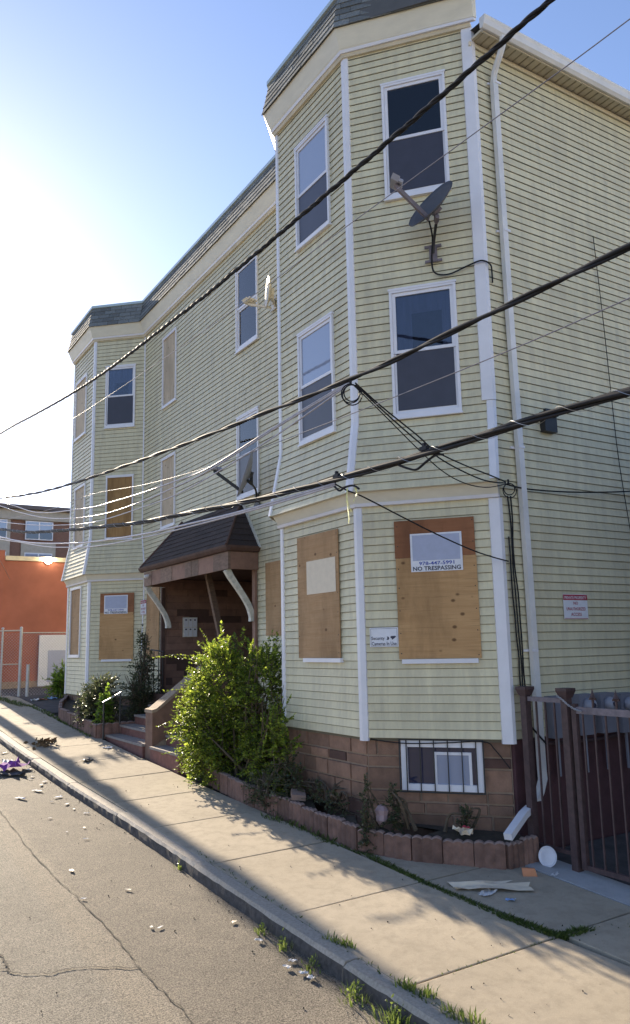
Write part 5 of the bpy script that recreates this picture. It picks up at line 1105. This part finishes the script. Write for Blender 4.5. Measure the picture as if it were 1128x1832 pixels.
for k, (x, y, n, h, lab) in enumerate(((3.85, 5.98, 70, .07, 'flat grassy weed between kerb and slab, farther of three'), (3.87, 5.0, 90, .08, 'flat grassy weed between kerb and slab, at the slab joint'), (3.90, 4.50, 60, .10, 'flat grassy weed between kerb and slab, nearest the bottom edge'))):
    mb = MB(); rng = random.Random(190 + k); [blades(mb, x + .01 * j, y - .035 * j, gz(x, y) - .01, n // 8, h, .045, rng, .006) for j in range(-4, 5)]; build('weed', mb, 'weed', label=lab, cat='weed', group='weeds behind the kerb')

# ================================================================ LITTER
def scrap(name, x, y, w_, h_, mat, lab, cat, seed, z=None, crumple=.3, rot=None, group=None):
    rng = random.Random(seed); mb = MB(); n = 5; a = rng.uniform(0, 6.28) if rot is None else rot; ca, sa = math.cos(a), math.sin(a); gd = {}
    zz = (gz(x, y) if x > kx(y) else rz(x, y) + .012) if z is None else z
    for i in range(n + 1):
        for j in range(n + 1):
            u, v = (i / n - .5) * w_, (j / n - .5) * h_; u += rng.uniform(-.08, .08) * w_; v += rng.uniform(-.08, .08) * h_
            dz = .004 + crumple * min(w_, h_) * abs(noise.noise(Vector((i * .7 + seed, j * .7, seed * .37))))
            gd[i, j] = mb.pt((x + u * ca - v * sa, y + u * sa + v * ca, zz + dz))
    for i in range(n):
        for j in range(n):
            if i in (0, n - 1) and j in (0, n - 1) and rng.random() < .5: continue
            mb.f.append([gd[i, j], gd[i + 1, j], gd[i + 1, j + 1], gd[i, j + 1]]); mb.mi.append(0)
    return build(name, mb, mat, label=lab, cat=cat, group=group)
scrap('purple_cloth', 2.98, 15.0, .55, .42, 'purple', 'crumpled purple cloth lying in the street near the kerb', 'cloth', 1, crumple=.9)
scrap('dark_rag', 2.93, 14.55, .40, .22, 'scrap_dark', 'dark dirty rag just in front of the purple cloth', 'rag', 2, crumple=.6)
scrap('torn_bag', 3.06, 15.7, .42, .18, 'scrap', 'long pale torn bag behind the purple cloth', 'bag', 3, crumple=.5)
mb = MB(); rng = random.Random(14)
for _ in range(70): p = Vector((3.86 + rng.gauss(0, .10), 16.42 + rng.gauss(0, .15), 0)); p.z = gz(p.x, p.y) + abs(rng.gauss(0, .05)); leafy(mb, p, rv(rng), rv(rng).normalized(), .11, .04)
build('leaf_clump', mb, 'scrap_brown', label='clump of brown dead leaves on the sidewalk edge by the kerb', cat='leaves')
scrap('dark_wrapper', 4.16, 14.5, .24, .15, 'scrap_dark', 'dark folded wrapper lying mid sidewalk before the steps', 'wrapper', 5, crumple=.5); scrap('white_wrapper', 4.83, 15.5, .22, .16, 'scrap', 'white paper on the sidewalk at the foot of the handrail', 'paper', 6)
scrap('paper_bag', 5.80, 6.22, .72, .24, 'paper', 'long flattened tan paper bag on the slabs before the planter', 'bag', 7, crumple=.35, rot=-.62); scrap('paper_piece', 5.66, 6.12, .22, .12, 'scrap', 'small white paper edge beside the tan bag', 'paper', 8, rot=.3)
scrap('blue_scrap', 5.72, 5.86, .09, .06, 'scrap_blue', 'tiny pale blue scrap in front of the tan bag', 'scrap', 9, crumple=.6)
mb = MB(); mb.hexa([(6.30, 6.26, gz(6.3, 6.3)), (6.42, 6.18, gz(6.4, 6.2)), (6.45, 6.22, gz(6.4, 6.2)), (6.33, 6.30, gz(6.3, 6.3))], [(6.31, 6.29, gz(6.3, 6.3) + .075), (6.41, 6.20, gz(6.4, 6.2) + .075), (6.44, 6.24, gz(6.4, 6.2) + .07), (6.34, 6.32, gz(6.3, 6.3) + .07)]); build('orange_packet', mb, 'orange', label='small orange snack packet near the planter corner', cat='packet')
ld = thing('plastic_lid', (6.74, 6.30, gz(6.7, 6.3)), 'round white plastic lid leaning at the foot of the fence', 'lid'); mb = MB(); n_ = Vector((-.95, -.25, .22)); mb.lathe((6.76, 6.34, gz(6.75, 6.3) + .10), n_, [(.0, -.012), (.07, -.012), (.098, 0), (.106, .006), (.106, .012), (.095, .010), (.085, .002), (.0, .004)], 28); build('disc', mb, 'lid', parent=ld, smooth=False)
scrap('white_wrapper', 6.62, 6.13, .14, .06, 'scrap', 'flat white sliver under the plastic lid', 'paper', 10)
scrap('snack_bag', 6.12, 6.93, .20, .17, 'paper', 'crumpled pale snack bag on top of the planter edge', 'bag', 11, z=gz(6.1, 6.9) + .28, crumple=1.0); scrap('snack_bag', 6.13, 6.90, .08, .08, 'ink_red', 'small red printed scrap on the pale snack bag', 'wrapper', 12, z=gz(6.1, 6.9) + .35, crumple=.5)
mb = MB(); rng = random.Random(3); mb.lathe((5.60, 7.72, gz(5.6, 7.7) + .28), (.1, .1, 1), [(.04, 0), (.075, .04), (.07, .10), (.085, .15), (.05, .20), (.0, .22)], 9); build('pink_pot', mb, 'pink', label='small faded pink ornament among the planter weeds', cat='ornament')
mb = MB(); mb.obox((5.42, 9.30, gz(5.4, 9.3) + .31), (.05, .10, .02), (-.08, .04, .01), (0, -.01, .035)); build('loose_stone', mb, 'scallop_top', label='loose grey brown stone lying on the planter beside the bush', cat='stone')
mb = MB(); a = Vector((6.35, 6.50, gz(6.4, 6.5) + .32)); b = Vector((6.76, 6.66, gz(6.8, 6.7) + .45)); d = (b - a).normalized(); s = d.cross(Vector((0, 0, 1))).normalized(); q = s.cross(d)
rect_pipe(mb, [a, b, b + Vector((.16, .05, .04))], .045, .035, tuple(s), tuple(q)); build('loose_downspout', mb, 'white', label='detached white downspout piece lying across the planter corner', cat='pipe')
rng = random.Random(23)
pts = [(3.18, 16.7), (3.15, 16.19), (3.14, 15.76), (3.37, 15.54), (3.18, 14.28), (3.15, 13.99), (3.11, 14.11), (3.27, 13.81), (3.17, 13.59), (3.2, 13.07), (3.21, 12.65), (3.03, 13.19), (3.21, 12.17), (3.24, 12.07), (3.23, 11.85), (3.32, 11.54), (2.81, 11.49), (3.1, 11.51), (3.09, 10.83), (2.84, 10.72), (2.97, 10.32), (2.66, 10.49), (2.38, 8.3), (2.72, 7.33), (2.79, 7.29), (3.0, 9.61), (3.43, 7.1), (2.85, 8.35), (3.25, 14.9), (3.22, 13.3), (3.05, 12.4), (2.7, 12.8), (2.5, 9.2)]
for k, (x, y) in enumerate(pts):
    if k % 4 == 1: continue
    s = rng.uniform(.04, .11) if y > 12 else rng.uniform(.03, .065); mt = rng.choices(['scrap', 'scrap_blue', 'scrap_dark', 'paper'], [6, 1, 1, 2])[0]
    big = s > .08; where = 'beside the purple cloth' if y > 15 and x < 3.3 else 'up the gutter near the purple cloth' if y > 13.5 else 'in the gutter opposite the bush' if x > 3.15 and y > 11 else 'out on the asphalt opposite the steps' if y > 10.5 else 'on the seam of the road' if x < 2.5 else 'alone on the asphalt before the near bay'
    scrap('litter_scrap', x, y, s * rng.uniform(1, 2), s * .7, mt, ('larger ' if big else 'small ') + {'scrap': 'white paper', 'scrap_blue': 'blue wrapper', 'scrap_dark': 'dark wrapper', 'paper': 'tan paper'}[mt] + ' scrap ' + where, 'litter', 300 + k, crumple=.28, group='litter scraps in the street gutter')
for k, (x, y) in enumerate([(3.50, 6.13), (3.46, 5.9), (3.47, 5.8), (3.44, 6.62), (3.40, 6.05)]): scrap('litter_scrap', x, y, .07, .05, 'scrap', 'pale scrap among the gutter weeds by the near kerb', 'litter', 360 + k, crumple=.6, group='scraps among the gutter weeds')
mb = MB(); rng = random.Random(66)
for _ in range(420):
    y = 3.8 + rng.random() ** 1.3 * 17
    x = rng.choice([rng.uniform(1.2, 3.5), kx(y) - abs(rng.gauss(0, .12)), rng.uniform(kx(y) + .2, 6.3)])
    if y > 8.3 and x > 5.0: continue
    z = (gz(x, y) if x > kx(y) else rz(x, y)) + .008; s = rng.uniform(.003, .008); d = rv(rng).normalized() * s; e = d.cross(rv(rng)).normalized() * s * .7; p = Vector((x, y, z)); mb.hexa([p - d - e, p + d - e, p + d + e, p - d + e], [q_ + Vector((0, 0, s * .7)) for q_ in (p - d * .6 - e * .6, p + d * .6 - e * .6, p + d * .6 + e * .6, p - d * .6 + e * .6)])
build('pebbles', mb, 'crack', kind='stuff', label='dark grit and pebbles scattered on street and sidewalk', cat='gravel')

# ================================================================ BEYOND
rb = thing('red_building', (9.5, 32, gz(7, 30)), 'low terracotta red rendered building with a cream coping', 'building')
mb = MB(); mb.box(4.9, 22, 31, 44, -2, 3.38); build('wall', mb, 'red_brick', parent=rb); mb = MB(); mb.box(4.55, 5.62, 30.94, 44, -2, 3.75); build('pier', mb, 'red_brick', parent=rb)
mb = MB(); mb.box(5.64, 22.1, 30.92, 31.3, 3.385, 3.55); build('coping', mb, 'cream', parent=rb)
mb = MB(); mb.box(4.9, 22, 30.95, 30.995, -1.6, -1.05); build('plinth', mb, 'cheek_cap', parent=rb)
db = thing('white_door', (7.25, 30.7, gz(7, 30)), 'white door with a glazed lower half in the red building', 'door')
mb = MB(); mb.box(6.95, 8.3, 30.86, 30.94, -1.25, .62); build('leaf', mb, 'sign', parent=db); mb = MB(); mb.box(7.28, 8.1, 30.84, 30.858, -1.1, .05); build('panel', mb, 'sign_pale', parent=db)
fl = thing('coping_glow', (7.15, 30.85, 3.3), 'glaring bright lamp at the coping of the red building', 'glow'); mb = MB(); mb.lathe((7.15, 30.80, 3.42), (-.2, -1, -.1), [(.14, 0), (.14, .03), (.10, .05)], 12); build('lens', mb, 'glow', parent=fl); mb = MB(); mb.box(7.05, 7.25, 30.80, 30.92, 3.30, 3.40); build('bracket', mb, 'steel', parent=fl)  # emissive disc drawing a glaring bright spot at the coping
cf = thing('chain_link_fence', (5.6, 25.3, gz(5.6, 25.3)), 'chain link fence with galvanised posts before the red building', 'fence')
gb = gz(5, 25.3)
for x, y, zt in ((4.40, 25.2, .70), (4.62, 25.25, .70), (5.16, 25.3, .72), (7.2, 25.5, .68)): mb = MB(); mb.tube([(x, y, gb - .3), (x, y, zt)], .045 if x in (5.16,) else .03, 8); mb.lathe((x, y, zt), (0, 0, 1), [(.05, 0), (.04, .03), (.0, .05)], 8); build('post', mb, 'steel', parent=cf)
mb = MB(); mb.tube([(4.2, 25.2, .63), (5.16, 25.3, .65)], .025, 6); mb.tube([(4.2, 25.2, -.35), (5.16, 25.3, -.35)], .02, 6); build('rail', mb, 'steel', parent=cf)
mb = MB(); mb.tube([(5.16, 25.3, .58), (8.5, 25.6, .58)], .02, 6); build('rail', mb, 'steel', parent=cf)
mb = MB(); zl, zh = gb + .02, .58; H_ = zh - zl
for k in range(120):
    for sg in (-1, 1):
        u = -H_ + k * .09; pts2 = []
        x0, z0 = u, (zl if sg > 0 else zh); x1, z1 = u + H_, (zh if sg > 0 else zl)
        lo_, hi_ = 4.3 - 4.3, 8.0 - 4.3
        if x1 < 0 or x0 > 3.7: continue
        ta = max(0, -x0 / H_); tb = min(1, (3.7 - x0) / H_)
        if tb <= ta: continue
        A_ = (4.3 + x0 + H_ * ta, 25.24 + .1 * (x0 + H_ * ta), z0 + (z1 - z0) * ta); B_ = (4.3 + x0 + H_ * tb, 25.24 + .1 * (x0 + H_ * tb), z0 + (z1 - z0) * tb)
        mb.tube([A_, B_], .003, 3, False)
build('mesh', mb, 'steel', parent=cf, kind='stuff')
mb = MB(); mb.tube([(5.33, 25.0, gb - .1), (5.33, 25.0, -.36)], .05, 8); build('bollard', mb, 'steel', label='short grey bollard post before the chain link fence', cat='post')
for k, (x, y, mt, lab) in enumerate(((5.25, 23.6, 'scrap', 'white scrap in the weeds of the driveway'), (5.45, 23.6, 'orange', 'orange scrap in the weeds of the driveway'), (5.75, 23.7, 'scrap_blue', 'blue scrap in the weeds of the driveway'), (6.1, 22.9, 'scrap', 'white scrap nearest the far bay in the driveway'))): scrap('litter_scrap', x, y, .30, .16, mt, lab, 'litter', 400 + k, crumple=.8)
# brown brick apartments far behind
ap = thing('apartment_block', (10, 50, -1.5), 'brown brick apartment block with beige bays behind the red building', 'building')
YB = 50
mb = MB(); mb.box(4, 24, YB, YB + 12, -2, 8.0); build('wall', mb, 'bg_brick', parent=ap); mb = MB(); mb.box(3.8, 24.2, YB - .25, YB + 12, 7.95, 8.55); build('parapet', mb, 'bg_beige', parent=ap); mb = MB(); mb.box(3.4, 24.6, YB - .6, YB + 12.2, 8.56, 8.80); build('cornice', mb, 'bg_roof', parent=ap)
for x0, x1 in ((7.6, 9.3), (9.95, 12.0), (13.0, 15.0)):
    mb = MB(); mb.box(x0, x1, YB - .12, YB, 2.4, 6.1 if x0 > 9.5 and x0 < 12 else 7.95) if x0 < 9.5 or x0 > 12 else mb.box(x0, x1, YB - .12, YB, 2.4, 6.55); build('bay_panel', mb, 'bg_beige', parent=ap)
    mb = MB(); mb.box(x0, x1 + .1, YB - .16, YB - .125, 7.92, 8.16); build('lintel', mb, 'bg_beige', parent=ap)
    for zb, zt in ((6.75, 7.9), (4.4, 5.95)):
        a, b = x0 + .2, x1 - .2
        mb = MB(); mb.box(a, b, YB - .17, YB - .13, zb, zt); wn = build('window', mb, 'sign', parent=ap)
        m_ = (a + b) / 2
        for xa, xb in ((a + .06, m_ - .04), (m_ + .04, b - .06)):
            for q0, q1, mt in ((zb + .06, zb + (zt - zb) * .42, 'glass'), (zb + (zt - zb) * .46, zt - .06, 'glass_sky')):
                mb = MB(); mb.box(xa, xb, YB - .19, YB - .171, q0, q1); build('pane', mb, mt, parent=wn)
strands('guy_wire', [(PX + .1, PY - .1, 4.4), (4.6, 27.2, 3.2), (5.6, 29.8, 2.6)], .008, 'cable_grey', 'thin guy wire slanting down before the brick apartment block')
# the house next door (outside the picture) that shades the side yard
nb = thing('neighbour_house', (13, 0, gz(8, 0)), 'grey house next door across the side yard', 'house')
mb = MB(); mb.box(7.6, 20, -10, 3.2, -4, 3.2); build('wall', mb, 'neighbour', parent=nb); mb = MB(); mb.box(7.3, 20.2, -10.3, 3.5, 3.22, 3.5); build('roof', mb, 'roof', parent=nb)

ch2 = thing('bounce_house', (16, -24, gz(8, -24)), 'unseen cream house added behind the camera to bounce sun on the side wall', 'house')  # added out of view so its sunlit wall warms the side wall
mb = MB(); mb.box(6.5, 34, -36, -22, -4.5, 8.5); build('wall', mb, 'cream', parent=ch2); mb = MB(); mb.box(6.2, 34.3, -36.3, -21.7, 8.52, 8.9); build('roof', mb, 'roof', parent=ch2)

# ---------------------------------------------------------------- lift everything so that the street lies near z = 0
for o in SC.objects:
    if o.parent is None: o.location.z += ZC
bpy.context.view_layer.update()
